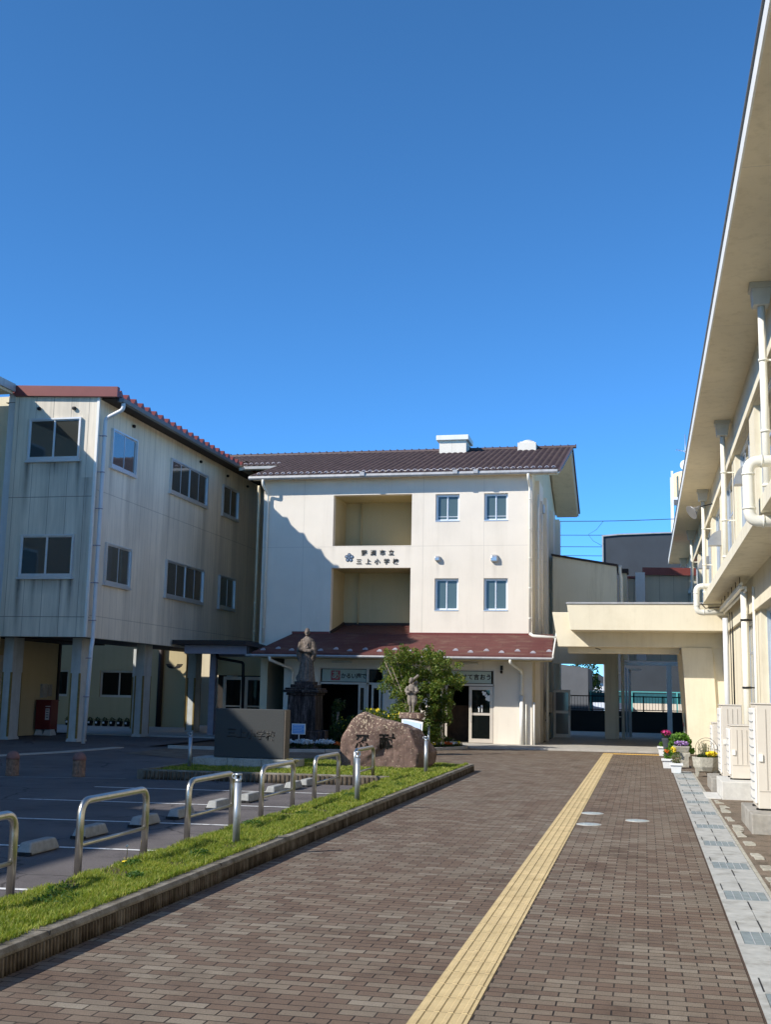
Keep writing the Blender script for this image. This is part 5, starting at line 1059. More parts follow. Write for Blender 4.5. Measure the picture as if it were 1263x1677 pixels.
def planters():
    t = thing('dark_tall_pot', 'tall tapering dark grey pot with magenta flowers', 'pot', (.58, 32.6, 0))
    m = MB(); m.lathe([(.075, .004), (.11, .25), (.15, .52), (.165, .56), (.15, .565)], .60, 32.6, 20); m.build('pot', 'grey_building', t)
    rng = np.random.default_rng(31); leaves(blob(.58, 32.6, .66, .16, .14, .10, 90, rng), .04, 'leaf_dark', 'foliage', t, 5); leaves(blob(.56, 32.55, .72, .15, .12, .07, 60, rng), .035, 'flower_magenta', 'blossom', t, 6, aspect=.9)
    t = thing('leafy_shrub', 'bright green leafy shrub between the tall dark pot and the pier', 'shrub', (.92, 31.6, 0))
    m = MB(); 
    for dx, dy in ((-.1, 0), (.1, .05), (0, -.06)): m.tube([(.90, 31.6, 0), (.90+dx, 31.6+dy, .45)], .014, 6)
    m.build('stem', 'bark', t)
    leaves(np.concatenate([blob(.90, 31.6, .50, .30, .26, .26, 900, rng), blob(1.02, 31.7, .28, .24, .2, .2, 400, rng), blob(.72, 31.5, .34, .14, .2, .2, 260, rng)]), .045, 'leaf_bright', 'foliage', t, 7, aspect=.7)
    t = thing('stone_trough_planter', 'old stone trough on a stone block with purple pansies', 'planter', (.86, 29.3, 0))
    m = MB(); m.loft([(.70, 29.05, .36), (1.02, 29.05, .36), (1.02, 29.5, .36), (.70, 29.5, .36)], [(.66, 29.0, .50), (1.06, 29.0, .50), (1.06, 29.55, .50), (.66, 29.55, .50)]); m.build('trough', 'mossy_stone', t, bevel=.02)
    m = MB(); m.box(.80, 1.06, 29.02, 29.45, 0, .358); m.build('stone_block', 'mossy_stone', t, bevel=.02)
    leaves(blob(.86, 29.27, .53, .19, .2, .05, 160, rng), .028, 'leaf_dark', 'foliage', t, 8); leaves(blob(.85, 29.2, .57, .17, .18, .06, 170, rng), .026, 'flower_purple', 'blossom', t, 9, aspect=.9)
    leaves(blob(.66, 28.9, .42, .07, .07, .07, 60, rng), .026, 'flower_yellow', 'blossom', t, 10, aspect=.9)
    m = MB(); m.box(1.02, 1.5, 28.9, 30.2, 0, .27); tag(m.build('low_brown_plinth', 'old_concrete', None, bevel=.01), 'low brown concrete plinth in front of the raked pier', 'plinth')
    # big concrete bowl planter on three feet with wire hoops
    t = thing('concrete_bowl_planter', 'large weathered white concrete planter on feet with yellow pansies and wire hoops', 'planter', (1.28, 25.9, 0))
    cx, cy = 1.28, 25.9
    m = MB(); n = 8; prof = [(.14, .10), (.22, .13), (.275, .22), (.29, .34), (.295, .40), (.30, .42), (.262, .42), (.255, .37), (.2, .365)]
    vs = [(cx+r*math.cos(R(22.5)+2*math.pi*k/n)/math.cos(R(22.5)), cy+r*math.sin(R(22.5)+2*math.pi*k/n)/math.cos(R(22.5)), z) for r, z in prof for k in range(n)]
    m.add(vs, [(i*n+k, i*n+(k+1) % n, (i+1)*n+(k+1) % n, (i+1)*n+k) for i in range(len(prof)-1) for k in range(n)]+[tuple(range(n)), tuple((len(prof)-1)*n+k for k in range(n))]); m.build('bowl', 'mossy_stone', t, bevel=.012)
    for a in (200, 320, 80): m = MB(); m.loft([(cx+.22*math.cos(R(a))-.025, cy+.22*math.sin(R(a))-.03, 0), (cx+.22*math.cos(R(a))+.025, cy+.22*math.sin(R(a))-.03, 0), (cx+.22*math.cos(R(a))+.025, cy+.22*math.sin(R(a))+.03, 0), (cx+.22*math.cos(R(a))-.025, cy+.22*math.sin(R(a))+.03, 0)], [(cx+.2*math.cos(R(a))-.05, cy+.2*math.sin(R(a))-.05, .16), (cx+.2*math.cos(R(a))+.05, cy+.2*math.sin(R(a))-.05, .16), (cx+.2*math.cos(R(a))+.05, cy+.2*math.sin(R(a))+.05, .16), (cx+.2*math.cos(R(a))-.05, cy+.2*math.sin(R(a))+.05, .16)]); m.build('foot', 'mossy_stone', t, bevel=.01)
    for r, yy, zt in ((.225, -.05, .52), (.165, -.1, .53)):
        m = MB(); m.tube([(cx-r, cy+yy, .40)]+arc((cx, cy+yy, zt+.08), r, math.pi, 0, 16, (1, 0, 0), (0, 0, 1))+[(cx+r, cy+yy, .40)], .0045, 6); m.build('wire_hoop', 'black_metal', t)
    rng = np.random.default_rng(33)
    st = MB()
    C = []
    for k in range(34):
        a = rng.uniform(0, 6.28); r = rng.uniform(.02, .2); tx = cx-.05+r*math.cos(a); ty = cy+r*math.sin(a); hx = rng.uniform(.12, .36)
        st.tube([(cx-.03+r*.5*math.cos(a), cy+r*.5*math.sin(a), .38), (tx, ty, .40+hx)], .0035, 4)
        for q in range(9): f = rng.uniform(.25, 1); C.append((cx-.03+(tx-cx+.03)*f+rng.normal(0, .012), ty*f+(cy)*(1-f)+rng.normal(0, .012), .38+(hx+.02)*f))
    st.build('stem', 'leaf_grey', t); leaves(np.array(C), .022, 'leaf_grey', 'foliage', t, 11, aspect=.35)
    leaves(blob(cx+.02, cy-.05, .43, .24, .18, .05, 320, rng), .028, 'leaf_dark', 'foliage', t, 12)
    leaves(blob(cx+.10, cy-.12, .49, .12, .10, .055, 170, rng), .03, 'flower_yellow', 'blossom', t, 13, aspect=.95)
planters()

# ---------------------------------------------------------------- railings, bollards, wheel stops
def railings():
    lbs = ['nearest steel hoop railing, cut by the left edge of the photo', 'second steel hoop railing from the left edge, beside the dandelion', 'third steel hoop railing, its far post behind the nearest grey bollard', 'fourth steel hoop railing, in front of the stone sign', 'fifth steel hoop railing, left of the red boulder', 'farthest steel hoop railing, in front of the red boulder']
    g = 'steel hoop railings between the car park and the grass strip'
    def one(y):
        t = thing('hoop_railing', lbs[0], 'railing', (-4.87, y, 0), g)
        m = MB(); m.tube(bend([(-4.87, y, -.02), (-4.87, y, .668), (-4.87, y+1.37, .668), (-4.87, y+1.37, -.02)], .15, 8), .034, 16); m.build('hoop', 'steel', t)
        m = MB(); m.tube([(-4.87, y, .29), (-4.87, y+1.37, .29)], .019, 12); m.build('cross_bar', 'steel', t); return t
    t = one(7.03)
    for k in range(1, 6): copy_tree(t, (-4.87, 7.03+2.47*k, 0), lbs[k])
railings()
def bollards():
    g = 'grey metal bollards on the lawn'; sp = [(-4.09, 11.37, 'nearest grey metal bollard with looped cap on the grass strip'), (-4.05, 16.29, 'grey metal bollard beside the farthest hoop railing'), (-4.24, 22.64, 'grey metal bollard at the right foot of the red boulder'), (-8.77, 21.52, 'grey metal bollard left of the stone sign'), (-6.22, 33.6, 'far grey metal bollard by the small statue flower bed')]
    t0 = None
    for x, y, lb in sp:
        z = .1 if y < 30 else 0
        if t0 is None:
            t = t0 = thing('metal_bollard', lb, 'bollard', (x, y, z), g)
            m = MB(); m.tube([(x, y, z-.02), (x, y, z+.62)], .0375, 18); m.build('post', 'galv', t)
            m = MB(); m.tube([(x, y, z+.62), (x, y, z+.66)], .031, 18); m.tube([(x, y, z+.695), (x, y, z+.715)], .039, 18); m.box(x-.036, x-.018, y-.01, y+.01, z+.655, z+.70); m.box(x+.018, x+.036, y-.01, y+.01, z+.655, z+.70); m.build('cap', 'galv', t)
            m = MB(); m.tube(arc((x-.045, y, z+.685), .022, 0, 2*math.pi, 12, (1, 0, 0), (0, 0, 1)), .005, 6, caps=False); m.build('chain_ring', 'galv', t)
        else: copy_tree(t0, (x, y, z), lb)
bollards()
def wheel_stops():
    ys = [10.92, 12.25, 13.45, 14.45, 15.68, 16.88, 18.35, 19.25, 20.02-.05]; t0 = None
    ds = ['nearest the left edge', 'second from the left edge, behind the second railing', 'third from the left edge', 'left of the third railing', 'behind the third railing', 'right of the nearest grey bollard', 'left of the fourth railing far post', 'behind the fourth railing far post', 'farthest, against the island kerb']
    xs = [-6.05, -6.15, -6.03, -5.97, -5.92, -5.87, -5.95, -5.92, -5.88]
    for x, y, d in zip(xs, ys, ds):
        lb = 'grey concrete wheel stop '+d
        if t0 is None:
            t0 = thing('wheel_stop', lb, 'wheel stop', (x, y, 0), 'concrete wheel stops in the car park')
            L = .31; m = MB()
            m.loft([(x-.085, y-L, .0), (x+.085, y-L, .0), (x+.085, y+L, .0), (x-.085, y+L, .0)], [(x-.06, y-L*.80, .12), (x+.06, y-L*.80, .12), (x+.06, y+L*.80, .12), (x-.06, y+L*.80, .12)]); m.build('block', 'concrete_wheel', t0, bevel=.018)
            m = MB(); m.prism([(y-L*1.0, .0), (y-L*.88, .0), (y-L*.9, .028), (y-L*.96, .03)], 'x', x-.088, x+.0878); m.prism([(x-.03, 0), (x+.03, 0), (x+.02, .03), (x-.02, .03)], 'y', y-L-.003, y-L*.9); m.build('drain_notch', 'rubber_black', t0)
        else: copy_tree(t0, (x, y, 0), lb, rz=0)
wheel_stops()
def log_bollards():
    t0 = None
    for x, y, lb in ((-11.55, 19.7, 'stump shaped bark textured bollard, the left one of the pair'), (-10.35, 20.0, 'stump shaped bark textured bollard, the right one, below the wing corner')):
        if t0 is None:
            t0 = thing('stump_bollard', lb, 'bollard', (x, y, 0), 'stump shaped bollards at the car park edge')
            n = 36; vs = []; rng = random.Random(2); off = [rng.uniform(-1, 1)*.008+(-.012 if k % 3 == 0 else .004) for k in range(n)]
            prof = [(.118, 0), (.115, .1), (.112, .2), (.112, .30)]
            for r, z in prof:
                for k in range(n): rr = r+off[(k+int(z*11)) % n]; vs.append((x+rr*math.cos(2*math.pi*k/n), y+rr*math.sin(2*math.pi*k/n), z))
            m = MB(); m.add(vs, [(i*n+k, i*n+(k+1) % n, (i+1)*n+(k+1) % n, (i+1)*n+k) for i in range(3) for k in range(n)]+[tuple(3*n+k for k in range(n))]); m.build('bark_body', bark_col(), t0)
            m = MB(); m.lathe([(.122, .300), (.125, .325), (.122, .35), (.105, .395), (.07, .43), (.02, .445)], x, y, 28); m.build('dome_cap', bark_col2(), t0)
        else: copy_tree(t0, (x, y, 0), lb)
def bark_col(): return simple('bark_bollard', (.26, .16, .11), .85, var=.5, vs=22, bump=.6, bs=60)
def bark_col2(): return simple('bollard_cap', (.24, .12, .10), .8, var=.2, vs=20)
log_bollards()

# ---------------------------------------------------------------- stone sign, boulder, statues
def stone_sign():
    t = thing('school_stone_sign', 'upright grey granite slab with carved school name, half in shadow', 'stone sign', (-7.8, 22.3, .12))
    m = MB(); m.box(-8.53, -7.06, 22.2, 22.52, .31, 1.275); m.build('slab', 'granite', t, bevel=.006)
    m = MB(); m.box(-7.058, -7.035, 22.205, 22.515, .31, 1.27); m.build('side_face', 'granite_side', t)
    for x0, x1 in ((-8.90, -8.17), (-8.165, -7.45), (-7.445, -6.78)): m = MB(); m.box(x0, x1, 22.0, 22.75, .10, .30); m.build('base_block', 'granite_base', t, bevel=.01)
    T = TY(22.2)
    for k, ch in enumerate('三上小学校'): text(ch, 'carved_character', 'lettering_black', t, T, -8.16+k*.205, .78+(-.01*k), .205, d=-.001, ext=.003, bold=.016)
    # dry tuft at the corner
    rng = np.random.default_rng(41); o = leaves(blob(-6.85, 22.1, .28, .16, .1, .05, 160, rng), .03, 'leaf_dry', 'dry_tuft', None, 3, aspect=.2); tag(o, 'dry straw tuft on the right end of the stone sign base', 'grass tuft')
stone_sign()
def boulder():
    t = thing('engraved_boulder', 'large reddish brown boulder with lichen and two big carved characters', 'boulder', (-5.3, 23.5, .1))
    out = [(-6.13, .0), (-6.14, .35), (-6.13, .70), (-6.02, .90), (-5.92, 1.10), (-5.80, 1.21), (-5.64, 1.255), (-5.50, 1.19), (-5.2, 1.10), (-4.88, 1.03), (-4.70, .92), (-4.60, .70), (-4.50, .45), (-4.52, .2), (-4.64, .0)]
    # resample outline
    P = [Vector(p) for p in out]; res = []
    for i in range(len(P)-1):
        for k in range(4): res.append(P[i].lerp(P[i+1], k/4))
    res.append(P[-1]); base = [P[-1].lerp(P[0], k/20) for k in range(1, 20)]; ring = res+base; n = len(ring)
    c = Vector((-5.35, .5)); rng = random.Random(5)
    layers = [(23.22, .0), (23.22, .35), (23.215, .70), (23.22, .93), (23.245, .985), (23.34, 1.01), (23.55, 1.015), (23.85, .98), (24.1, .86), (24.25, .6), (24.3, .0)]
    vs = []
    for yy, s in layers:
        for q in ring:
            d = q-c; x = c.x+d.x*s; z = c.y+d.y*s
            if yy > 23.3 and q.x > -4.95: x += (yy-23.3)*.42*max(0, (q.x+4.95)/.45)   # right flank bulges back
            if yy > 23.3: z -= (yy-23.3)*.12*max(0, z-.5)
            vs.append((x, yy+(q.x+5.3)*.10, max(z, 0)))
    fs = [(i*n+k, i*n+(k+1) % n, (i+1)*n+(k+1) % n, (i+1)*n+k) for i in range(len(layers)-1) for k in range(n)]
    m = MB(); m.add(vs, fs, True); o = m.build('rock', 'red_rock', t)
    md = o.modifiers.new('r', 'REMESH'); md.mode = 'VOXEL'; md.voxel_size = .028; md.use_smooth_shade = True
    for nm, sc, st in (('a', .5, .05), ('b', .16, .035), ('c', .05, .012)):
        tx = bpy.data.textures.new('rock_'+nm, 'CLOUDS'); tx.noise_scale = sc; tx.noise_depth = 3
        d = o.modifiers.new('d'+nm, 'DISPLACE'); d.texture = tx; d.strength = st; d.mid_level = .5; d.texture_coords = 'LOCAL'
    T = lambda u, d, v: (u, 23.235+(u+5.3)*.10-d, v)
    for ch, u, v, sz in (('忍', -5.67, .63, .32), ('耐', -5.17, .64, .34)):
        q = text(ch, 'carved_character', 'lettering_black', t, T, u, v, sz, d=.06, ext=.001, bold=.022, sub=.02)
        bpy.context.view_layer.update(); dg = bpy.context.evaluated_depsgraph_get()
        ev = o.evaluated_get(dg); me = ev.to_mesh(); from mathutils.bvhtree import BVHTree
        bv = BVHTree.FromPolygons([v.co.copy() for v in me.vertices], [tuple(p.vertices) for p in me.polygons]); ev.to_mesh_clear()
        for vv in q.data.vertices:
            hit = bv.ray_cast(Vector((vv.co.x, -3, vv.co.z)), Vector((0, 1, 0)))[0]
            if hit: vv.co.y = hit.y-.006
    for k, ch in enumerate('かんた'): text(ch, 'carved_character', 'lettering_black', t, T, -5.62+k*.095, .30, .085, d=.018, ext=.006) if False else None
boulder()
def remeshed(m, name, mat, t, vox):
    o = m.build(name, mat, t); r = o.modifiers.new('r', 'REMESH'); r.mode = 'VOXEL'; r.voxel_size = vox; r.use_smooth_shade = True; return o
def ring_loft(m, rings, n=28, fold=0, folds=9, ph=0):
    vs = []
    for (cx, cy, z, rx, ry, f) in rings:
        for k in range(n):
            a = 2*math.pi*k/n; s = 1+fold*f*math.sin(folds*a+ph); vs.append((cx+rx*s*math.cos(a), cy+ry*s*math.sin(a), z))
    R_ = len(rings); m.add(vs, [(i*n+k, i*n+(k+1) % n, (i+1)*n+(k+1) % n, (i+1)*n+k) for i in range(R_-1) for k in range(n)]+[tuple(range(n)), tuple((R_-1)*n+k for k in range(n))], True)
def statue_big():
    x, y = -9.86, 33.0
    t = thing('robed_statue', 'tall weathered stone statue of a robed man with folded arms on a high plinth', 'statue', (x, y, 0))
    p = MB(); p.box(x-.58, x+.60, y-.55, y+.62, .0, .50); pl = p.build('plinth_base', 'plinth_stone', t, bevel=.02)
    p = MB(); p.box(-9.42, -9.10, y-.45, y-.1, 0, .52); p.build('side_step', 'plinth_stone', t, bevel=.015)
    p = MB(); p.loft([(x-.46, y-.42, .502), (x+.46, y-.42, .502), (x+.46, y+.42, .502), (x-.46, y+.42, .502)], [(x-.42, y-.40, 1.52), (x+.42, y-.40, 1.52), (x+.42, y+.40, 1.52), (x-.42, y+.40, 1.52)]); p.build('plinth', 'plinth_stone', t, bevel=.015)
    p = MB(); p.box(x-.47, x+.47, y-.45, y+.45, 1.522, 1.60); p.box(x-.54, x+.54, y-.52, y+.52, 1.602, 1.68); p.box(x-.50, x+.50, y-.48, y+.48, 1.682, 1.74); p.box(x-.37, x+.37, y-.36, y+.36, 1.742, 1.84); p.box(x-.28, x+.30, y-.28, y+.28, 1.842, 1.93); p.build('cornice', 'plinth_stone', t, bevel=.02)
    m = MB(); z0 = 1.93; fx = -.02
    # hakama skirt with folds, flaring
    ring_loft(m, [(x, y, z0, .27, .20, 1), (x, y, z0+.12, .255, .19, 1), (x+.01, y, z0+.40, .215, .165, 1), (x+.02, y, z0+.66, .175, .14, .8), (x+.02, y, z0+.84, .15, .12, .3), (x+.02, y, z0+.90, .14, .11, 0)], 56, .085, 11)
    # torso and mantle
    ring_loft(m, [(x+.02, y, z0+.84, .15, .12, 0), (x+.01, y, z0+1.0, .185, .14, 0), (x+.01, y, z0+1.15, .215, .145, 0), (x+.01, y, z0+1.24, .20, .12, 0), (x+.01, y, z0+1.30, .10, .085, 0), (x+.01, y, z0+1.34, .055, .055, 0)], 30)
    # haori skirts at the sides
    m.tube([(x-.17, y-.02, z0+1.16), (x-.215, y-.03, z0+.98), (x-.22, y-.05, z0+.80), (x-.20, y-.04, z0+.58)], [.075, .085, .09, .05], 14)
    m.tube([(x+.19, y-.02, z0+1.16), (x+.235, y-.03, z0+.98), (x+.235, y-.05, z0+.82), (x+.21, y-.02, z0+.60)], [.075, .085, .09, .05], 14)
    # folded forearms
    m.tube([(x-.23, y-.04, z0+.90), (x-.13, y-.15, z0+.93), (x+.02, y-.18, z0+.97), (x+.10, y-.17, z0+1.0)], [.07, .06, .05, .035], 12)
    m.tube([(x+.24, y-.04, z0+.90), (x+.15, y-.16, z0+.90), (x+.0, y-.19, z0+.90), (x-.07, y-.18, z0+.92)], [.07, .06, .05, .035], 12)
    m.box(x+.00, x+.03, y-.22, y+.0, z0+.92, z0+1.05)
    # mantle collar lapels
    m.tube([(x-.07, y-.07, z0+1.30), (x-.02, y-.14, z0+1.10), (x+.02, y-.15, z0+.95)], .022, 8); m.tube([(x+.09, y-.07, z0+1.30), (x+.05, y-.14, z0+1.10), (x+.02, y-.15, z0+.95)], .022, 8)
    # head with face
    m.ball((x, y-.005, z0+1.46), (.078, .092, .108), 18, 12); m.ball((x, y+.0, z0+1.53), (.068, .075, .06), 14, 8); m.ball((x, y-.095, z0+1.445), (.014, .02, .024), 8, 6)
    m.ball((x-.08, y, z0+1.45), (.014, .02, .028), 8, 6); m.ball((x+.08, y, z0+1.45), (.014, .02, .028), 8, 6); m.ball((x, y-.078, z0+1.385), (.035, .02, .022), 8, 6); m.tube([(x-.05, y-.085, z0+1.475), (x+.05, y-.085, z0+1.475)], .011, 6)
    # feet and rock behind
    m.ball((x-.09, y-.2, z0+.02), (.05, .09, .04), 10, 6); m.ball((x+.10, y-.2, z0+.02), (.05, .09, .04), 10, 6)
    m.ball((x-.22, y+.08, z0+.10), (.12, .12, .14), 10, 6)
    o = remeshed(m, 'figure', 'statue_stone', t, .014)
    tx = bpy.data.textures.new('st', 'CLOUDS'); tx.noise_scale = .05; d = o.modifiers.new('d', 'DISPLACE'); d.texture = tx; d.strength = .014; d.texture_coords = 'LOCAL'
statue_big()
def statue_child():
    x, y = -6.22, 31.0
    t = thing('child_statue', 'small pale stone statue of a child reading a book on a square plinth', 'statue', (x, y, 0))
    m = MB(); m.box(x-.24, x+.24, y-.22, y+.22, 0, .96); m.build('plinth', 'red_rock', t, bevel=.012)
    m = MB(); m.box(x-.30, x+.30, y-.27, y+.27, .962, 1.12); m.build('plinth_cap', 'red_rock', t, bevel=.02)
    m = MB(); z = 1.12
    # legs, breeches, jacket, arms, book, bundle on the back
    m.tube([(x-.035, y, z), (x-.04, y, z+.12), (x-.045, y+.01, z+.26)], [.030, .030, .038], 12); m.tube([(x+.05, y-.03, z), (x+.045, y-.02, z+.12), (x+.045, y, z+.26)], [.030, .030, .038], 12)
    m.ball((x-.04, y-.05, z+.015), (.032, .065, .025), 10, 6); m.ball((x+.055, y-.08, z+.015), (.032, .065, .025), 10, 6)
    m.tube([(x-.05, y, z+.20), (x-.055, y, z+.28), (x-.05, y, z+.40), (x-.02, y, z+.52)], [.045, .072, .085, .07], 14); m.tube([(x+.06, y-.01, z+.20), (x+.07, y-.01, z+.28), (x+.06, y, z+.40), (x+.02, y, z+.52)], [.045, .078, .088, .07], 14)
    ring_loft(m, [(x, y, z+.46, .085, .075, 0), (x, y, z+.56, .09, .08, 0), (x-.005, y, z+.68, .115, .085, 0), (x-.01, y, z+.74, .09, .07, 0), (x-.015, y, z+.78, .04, .04, 0)], 20)
    m.tube([(x-.11, y-.01, z+.70), (x-.155, y-.03, z+.58), (x-.10, y-.10, z+.54), (x-.02, y-.13, z+.58)], [.048, .055, .045, .028], 12)
    m.tube([(x+.10, y-.01, z+.70), (x+.15, y-.03, z+.58), (x+.10, y-.10, z+.54), (x+.03, y-.13, z+.58)], [.048, .055, .045, .028], 12)
    m.tube([(x-.145, y-.02, z+.58), (x-.13, y-.02, z+.47)], [.045, .03], 10)
    m.loft([(x-.07, y-.17, z+.59), (x+.08, y-.17, z+.59), (x+.08, y-.09, z+.57), (x-.07, y-.09, z+.57)], [(x-.07, y-.17, z+.615), (x+.08, y-.17, z+.615), (x+.08, y-.09, z+.595), (x-.07, y-.09, z+.595)])
    m.ball((x-.02, y-.035, z+.865), (.062, .068, .08), 16, 10); m.ball((x-.02, y-.01, z+.905), (.062, .066, .05), 12, 8); m.ball((x-.022, y-.103, z+.85), (.010, .014, .016), 8, 5)
    m.tube([(x-.10, y+.11, z+.80), (x+.15, y+.13, z+1.02)], .038, 12); m.tube([(x-.09, y+.12, z+.72), (x+.12, y+.13, z+.84)], .04, 12)
    remeshed(m, 'figure', 'statue_pale', t, .010)
statue_child()
def info_signs():
    t = thing('info_sign', 'small blue patterned notice board on a white post before the tall statue', 'sign', (-9.70, 31.9, 0))
    m = MB(); m.tube([(-9.70, 31.92, .08), (-9.70, 31.92, .72)], .018, 10); m.build('post', 'pot_white', t)
    m = MB(); m.box(-9.90, -9.50, 31.86, 31.90, .42, .72); m.build('board', 'pot_white', t); m = MB(); m.box(-9.875, -9.525, 31.855, 31.86, .445, .695); m.build('panel', 'sign_blue', t)
    for k in range(5): m = MB(); m.box(-9.85, -9.85+.3-.05*(k % 2), 31.852, 31.855, .66-.045*k, .668-.045*k); m.build('text_line', 'pot_white', t)
    t = thing('info_sign', 'pale blue notice leaning on the child statue plinth behind the boulder', 'sign', (-6.0, 30.7, 0))
    m = MB(); m.loft([(-6.42, 30.68, .42), (-5.88, 30.68, .32), (-5.88, 30.70, .32), (-6.42, 30.70, .42)], [(-6.45, 30.76, .98), (-5.86, 30.76, .88), (-5.86, 30.78, .88), (-6.45, 30.78, .98)]); m.build('board', 'pot_white', t)
    m = MB(); m.loft([(-6.37, 30.672, .48), (-5.93, 30.672, .39), (-5.93, 30.679, .39), (-6.37, 30.679, .48)], [(-6.40, 30.742, .93), (-5.91, 30.742, .84), (-5.91, 30.75, .84), (-6.40, 30.75, .93)]); m.build('panel', 'sign_pale', t)
info_signs()

# ---------------------------------------------------------------- flower bed, shrubs and tree
BED = [(-13.0, 30.35), (-9.6, 30.3), (-8.6, 30.75), (-7.6, 31.55), (-6.6, 32.7), (-5.95, 33.8), (-5.45, 34.9), (-5.42, 35.5), (-5.7, 36.0), (-6.6, 36.55), (-11.0, 36.8), (-13.0, 36.8)]
m = MB(); m.prism(BED, 'z', -.02, .07); struct(m.build('flower_bed_soil', 'soil'))
t = thing('flower_bed_edging', 'curved pale stone edging around the flower bed before the entrance', 'edging', (-8, 31, 0))
m = MB()
pts = BED[:10]
for i in range(len(pts)-1):
    a, b = Vector((*pts[i], 0)), Vector((*pts[i+1], 0)); d = (b-a).normalized(); nn = Vector((d.y, -d.x, 0))*.09
    L = [(a+nn).xy, (b+nn).xy, b.xy, a.xy]; m.loft([(p.x, p.y, -.02) for p in L], [(p.x, p.y, .085) for p in L])
m.build('edging_stone', 'stone_path', t, bevel=.01)
def tree():
    t = thing('entrance_tree', 'multi stemmed small leaved tree beside the child statue in front of the doors', 'tree', (-6.5, 34.0, 0))
    rng = np.random.default_rng(8); rr = random.Random(8); C = []; m = MB()
    stems = []
    for k in range(11):
        a = rr.uniform(0, 6.28); bx, by = -6.5+.20*math.cos(a), 34.0+.2*math.sin(a); sp = rr.uniform(.25, 1.25); h = rr.uniform(2.0, 2.75)
        tip = (bx+sp*math.cos(a)*1.0, by+sp*.7*math.sin(a), h); mid = (bx+sp*.35*math.cos(a), by+sp*.3*math.sin(a), h*.5)
        m.tube([(bx, by, .05), mid, tip], [.028, .02, .006], 7); stems.append((bx, by, mid, tip))
        for q in range(7):
            f = rr.uniform(.35, 1); s = Vector(mid).lerp(Vector(tip), f); e = s+Vector((rr.uniform(-.45, .45), rr.uniform(-.4, .4), rr.uniform(.05, .45))); m.tube([s, e], [.008, .003], 4)
            for u in (.5, .8, 1.0): C.append((s.lerp(e, u), .13))
    m.build('trunk', 'bark', t)
    pts = []
    for c, r in C: pts.append(blob(c.x, c.y, c.z, r, r, r*.9, 26, rng, .1))
    # clumps over a vase shaped crown
    for k in range(300):
        z = rr.uniform(.2, 2.85); w = .42+.85*min(1, z/1.9) if z < 2.2 else 1.27-(z-2.2)*.95
        a = rr.uniform(0, 6.28); r = w*rr.uniform(.35, 1.0); cx, cy = -6.55+r*math.cos(a), 34.0+.75*r*math.sin(a)
        s = rr.uniform(.10, .24); pts.append(blob(cx, cy, z, s, s, s*.9, int(30+s*330), rng, .15))
    for cx, cz in ((-7.75, 2.35), (-7.6, 2.15), (-5.4, 2.5), (-5.45, 2.2), (-6.3, 3.02), (-6.4, 2.9), (-5.95, 2.85), (-7.2, 2.6), (-6.9, 2.75), (-5.75, 2.6)): pts.append(blob(cx, 34, cz, .16, .16, .14, 60, rng, .1)); 
    P = np.concatenate(pts); P = P[P[:, 2] > .1]
    leaves(P, .036, 'leaf_tree', 'crown', t, 2, aspect=.6)
    t = thing('pale_tree_trunk', 'slender pale bare trunk with white stub beside the entrance door', 'tree trunk', (-5.95, 34.4, 0))
    m = MB(); m.tube([(-5.98, 34.4, .05), (-5.99, 34.4, .6), (-5.96, 34.4, 1.1), (-5.98, 34.4, 1.7), (-5.96, 34.4, 2.15)], [.075, .065, .055, .045, .035], 12); m.build('trunk', 'wood_post', t)
    m = MB(); m.tube([(-6.62, 34.3, .05), (-6.62, 34.3, 1.9)], [.02, .016], 8); tag(m.build('garden_stake', 'wood_post'), 'thin pale garden stake standing inside the entrance tree', 'stake')
tree()
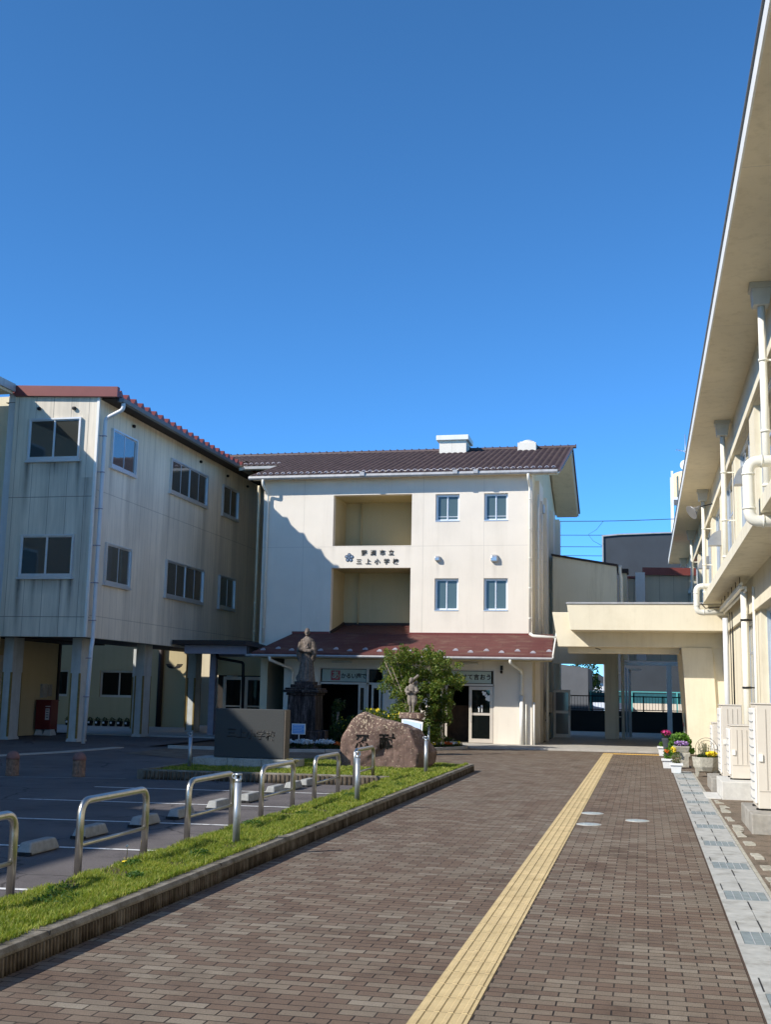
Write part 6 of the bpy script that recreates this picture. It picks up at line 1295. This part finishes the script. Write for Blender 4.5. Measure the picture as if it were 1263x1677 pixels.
def bushes():
    rng = np.random.default_rng(14)
    def bush(name, lb, parts, size, mat, fl=None, flm=None, fs=.03, seed=1, cat='shrub'):
        c = parts[0]; t = thing(name, lb, cat, (c[0], c[1], .07))
        m = MB()
        for k in range(4): m.tube([(c[0]+rng.uniform(-.1, .1), c[1], .05), (c[0]+rng.uniform(-.3, .3), c[1]+rng.uniform(-.2, .2), c[2]+.1)], .012, 5)
        m.build('stem', 'bark', t)
        leaves(np.concatenate([blob(*p, rng) for p in parts]), size, mat, 'foliage', t, seed)
        if fl: leaves(np.concatenate([blob(*p, rng, .8) for p in fl]), fs, flm, 'blossom', t, seed+1, aspect=.9)
    bush('yellow_flowering_shrub', 'shrub with yellow flowers behind the top of the red boulder', [(-7.7, 33.2, .66, .55, .4, .52, 1900), (-7.1, 33.3, .66, .45, .4, .48, 1500), (-8.0, 33.2, .85, .25, .2, .36, 450)], .042, 'leaf_tree', [(-7.75, 33.0, .95, .45, .25, .24, 60), (-7.0, 33.0, .85, .38, .3, .24, 45)], 'flower_yellow', .032, 3)
    bush('dark_shrub', 'dark green shrub in shade between the tall plinth and the boulder', [(-8.8, 33.4, .42, .45, .35, .42, 1500), (-8.5, 33.6, .7, .35, .3, .28, 700)], .04, 'leaf_dark', [(-8.6, 33.2, .75, .35, .2, .2, 22)], 'flower_yellow', .028, 5)
    bush('sprawling_shrub', 'thin leafy shrub at the right side of the tall statue plinth', [(-9.15, 33.9, .95, .16, .2, .5, 380), (-9.05, 34.0, 1.25, .22, .2, .2, 120)], .04, 'leaf_dark', None, None, seed=7)
    bush('low_green_shrub', 'low dark shrub under the entrance tree at the back of the pansies', [(-5.95, 35.2, .18, .35, .25, .16, 500)], .04, 'leaf_dark', None, None, seed=9)
    for i, (x, y, r, n, lb) in enumerate(((-9.25, 30.95, .30, 3, 'first clump of small white flowers left in the shaded bed'), (-8.72, 31.25, .30, 3, 'clump of small white flowers right of the blue sign'), (-8.05, 31.85, .28, 3, 'clump of small white flowers just left of the boulder'), (-7.65, 32.2, .24, 3, 'clump of small white flowers hidden partly by the boulder'), (-9.75, 30.9, .22, 3, 'leftmost clump of small white flowers at the sign post'))):
        t = thing('white_flower_clump', lb, 'flowers', (x, y, .07), 'white flowers along the shaded bed')
        leaves(blob(x, y, .15, r, .22, .10, 420, rng), .03, 'leaf_dark', 'foliage', t, 20+i); leaves(blob(x, y-.03, .26, r*.98, .2, .07, 420, rng), .027, 'flower_white', 'blossom', t, 40+i, aspect=.9)
    t = thing('orange_flower_clump', 'clump of orange red flowers among the white ones', 'flowers', (-8.42, 31.4, .07)); leaves(blob(-8.42, 31.4, .13, .16, .14, .08, 160, rng), .03, 'leaf_dark', 'foliage', t, 50); leaves(blob(-8.42, 31.36, .21, .13, .12, .05, 90, rng), .026, 'flower_orange', 'blossom', t, 51, aspect=.9)
    for i, (x, y, mt, lb) in enumerate(((-6.18, 33.75, 'flower_yellow', 'yellow pansies at the left end of the sunny bed'), (-5.98, 34.15, 'flower_white', 'cream white pansies beside the far bollard'), (-5.80, 34.45, 'flower_orange', 'deep orange pansies in the middle of the sunny bed'), (-5.68, 34.75, 'flower_white', 'white pansies right of the orange ones'), (-5.60, 35.05, 'flower_yellow', 'yellow pansies at the right tip of the sunny bed'))):
        t = thing('pansy_clump', lb, 'flowers', (x, y, .07), 'pansies in the sunny bed'); leaves(blob(x, y, .12, .17, .15, .06, 170, rng), .028, 'leaf_dark', 'foliage', t, 60+i); leaves(blob(x, y-.03, .18, .16, .13, .04, 75, rng), .030, mt, 'blossom', t, 70+i, aspect=.95)
bushes()

# ---------------------------------------------------------------- under the raised wing
def cabinet():
    t = thing('red_cabinet', 'dark red metal cabinet on two concrete feet under the raised wing', 'cabinet', (-19.85, 35.9, 0))
    m = MB(); m.box(-20.12, -19.55, 35.55, 36.05, .20, 1.15); m.build('cabinet', 'red_cabinet', t, bevel=.015)
    m = MB(); m.box(-20.13, -19.53, 35.53, 36.07, 1.152, 1.18); m.build('lid', 'red_cabinet', t)
    m = MB(); m.box(-19.75, -19.60, 35.545, 35.549, .52, .90); m.build('label', 'paper', t)
    for k in range(4): m = MB(); m.box(-19.72, -19.63, 35.541, 35.5445, .83-.08*k, .86-.08*k); m.build('print', 'crest_dark', t)
    m = MB(); m.box(-19.76, -19.58, 35.545, 35.549, .95, .98); m.build('print', 'paper', t)
    for x in (-19.98, -19.66): m = MB(); m.loft([(x-.15, 35.55, 0), (x+.15, 35.55, 0), (x+.15, 35.95, 0), (x-.15, 35.95, 0)], [(x-.10, 35.6, .198), (x+.10, 35.6, .198), (x+.10, 35.9, .198), (x-.10, 35.9, .198)]); m.build('foot', 'concrete_pale', t, bevel=.01)
cabinet()
def pot_row():
    t0 = None
    for k in range(11):
        x, y = -23.7+k*.335, 44.6
        names = ['leftmost', 'second', 'third', 'fourth', 'fifth', 'sixth', 'seventh', 'eighth', 'ninth', 'tenth', 'rightmost']
        lb = names[k]+' small black pot with white tag in the row along the rear wall'
        if t0 is None:
            t0 = thing('small_black_pot', lb, 'pot', (x, y, .035), 'small black pots along the rear wall')
            m = MB(); m.lathe([(.10, .035), (.14, .24), (.145, .25)], x, y, 14); m.build('pot', 'rubber_black', t0); m = MB(); m.box(x-.04, x+.05, y-.15, y-.14, .14, .22); m.build('tag', 'pot_white', t0)
            leaves(blob(x, y, .31, .13, .12, .08, 60, np.random.default_rng(2)), .04, 'leaf_dark', 'foliage', t0, 3)
        else: copy_tree(t0, (x, y, .035), lb, rz=k*.0)
pot_row()
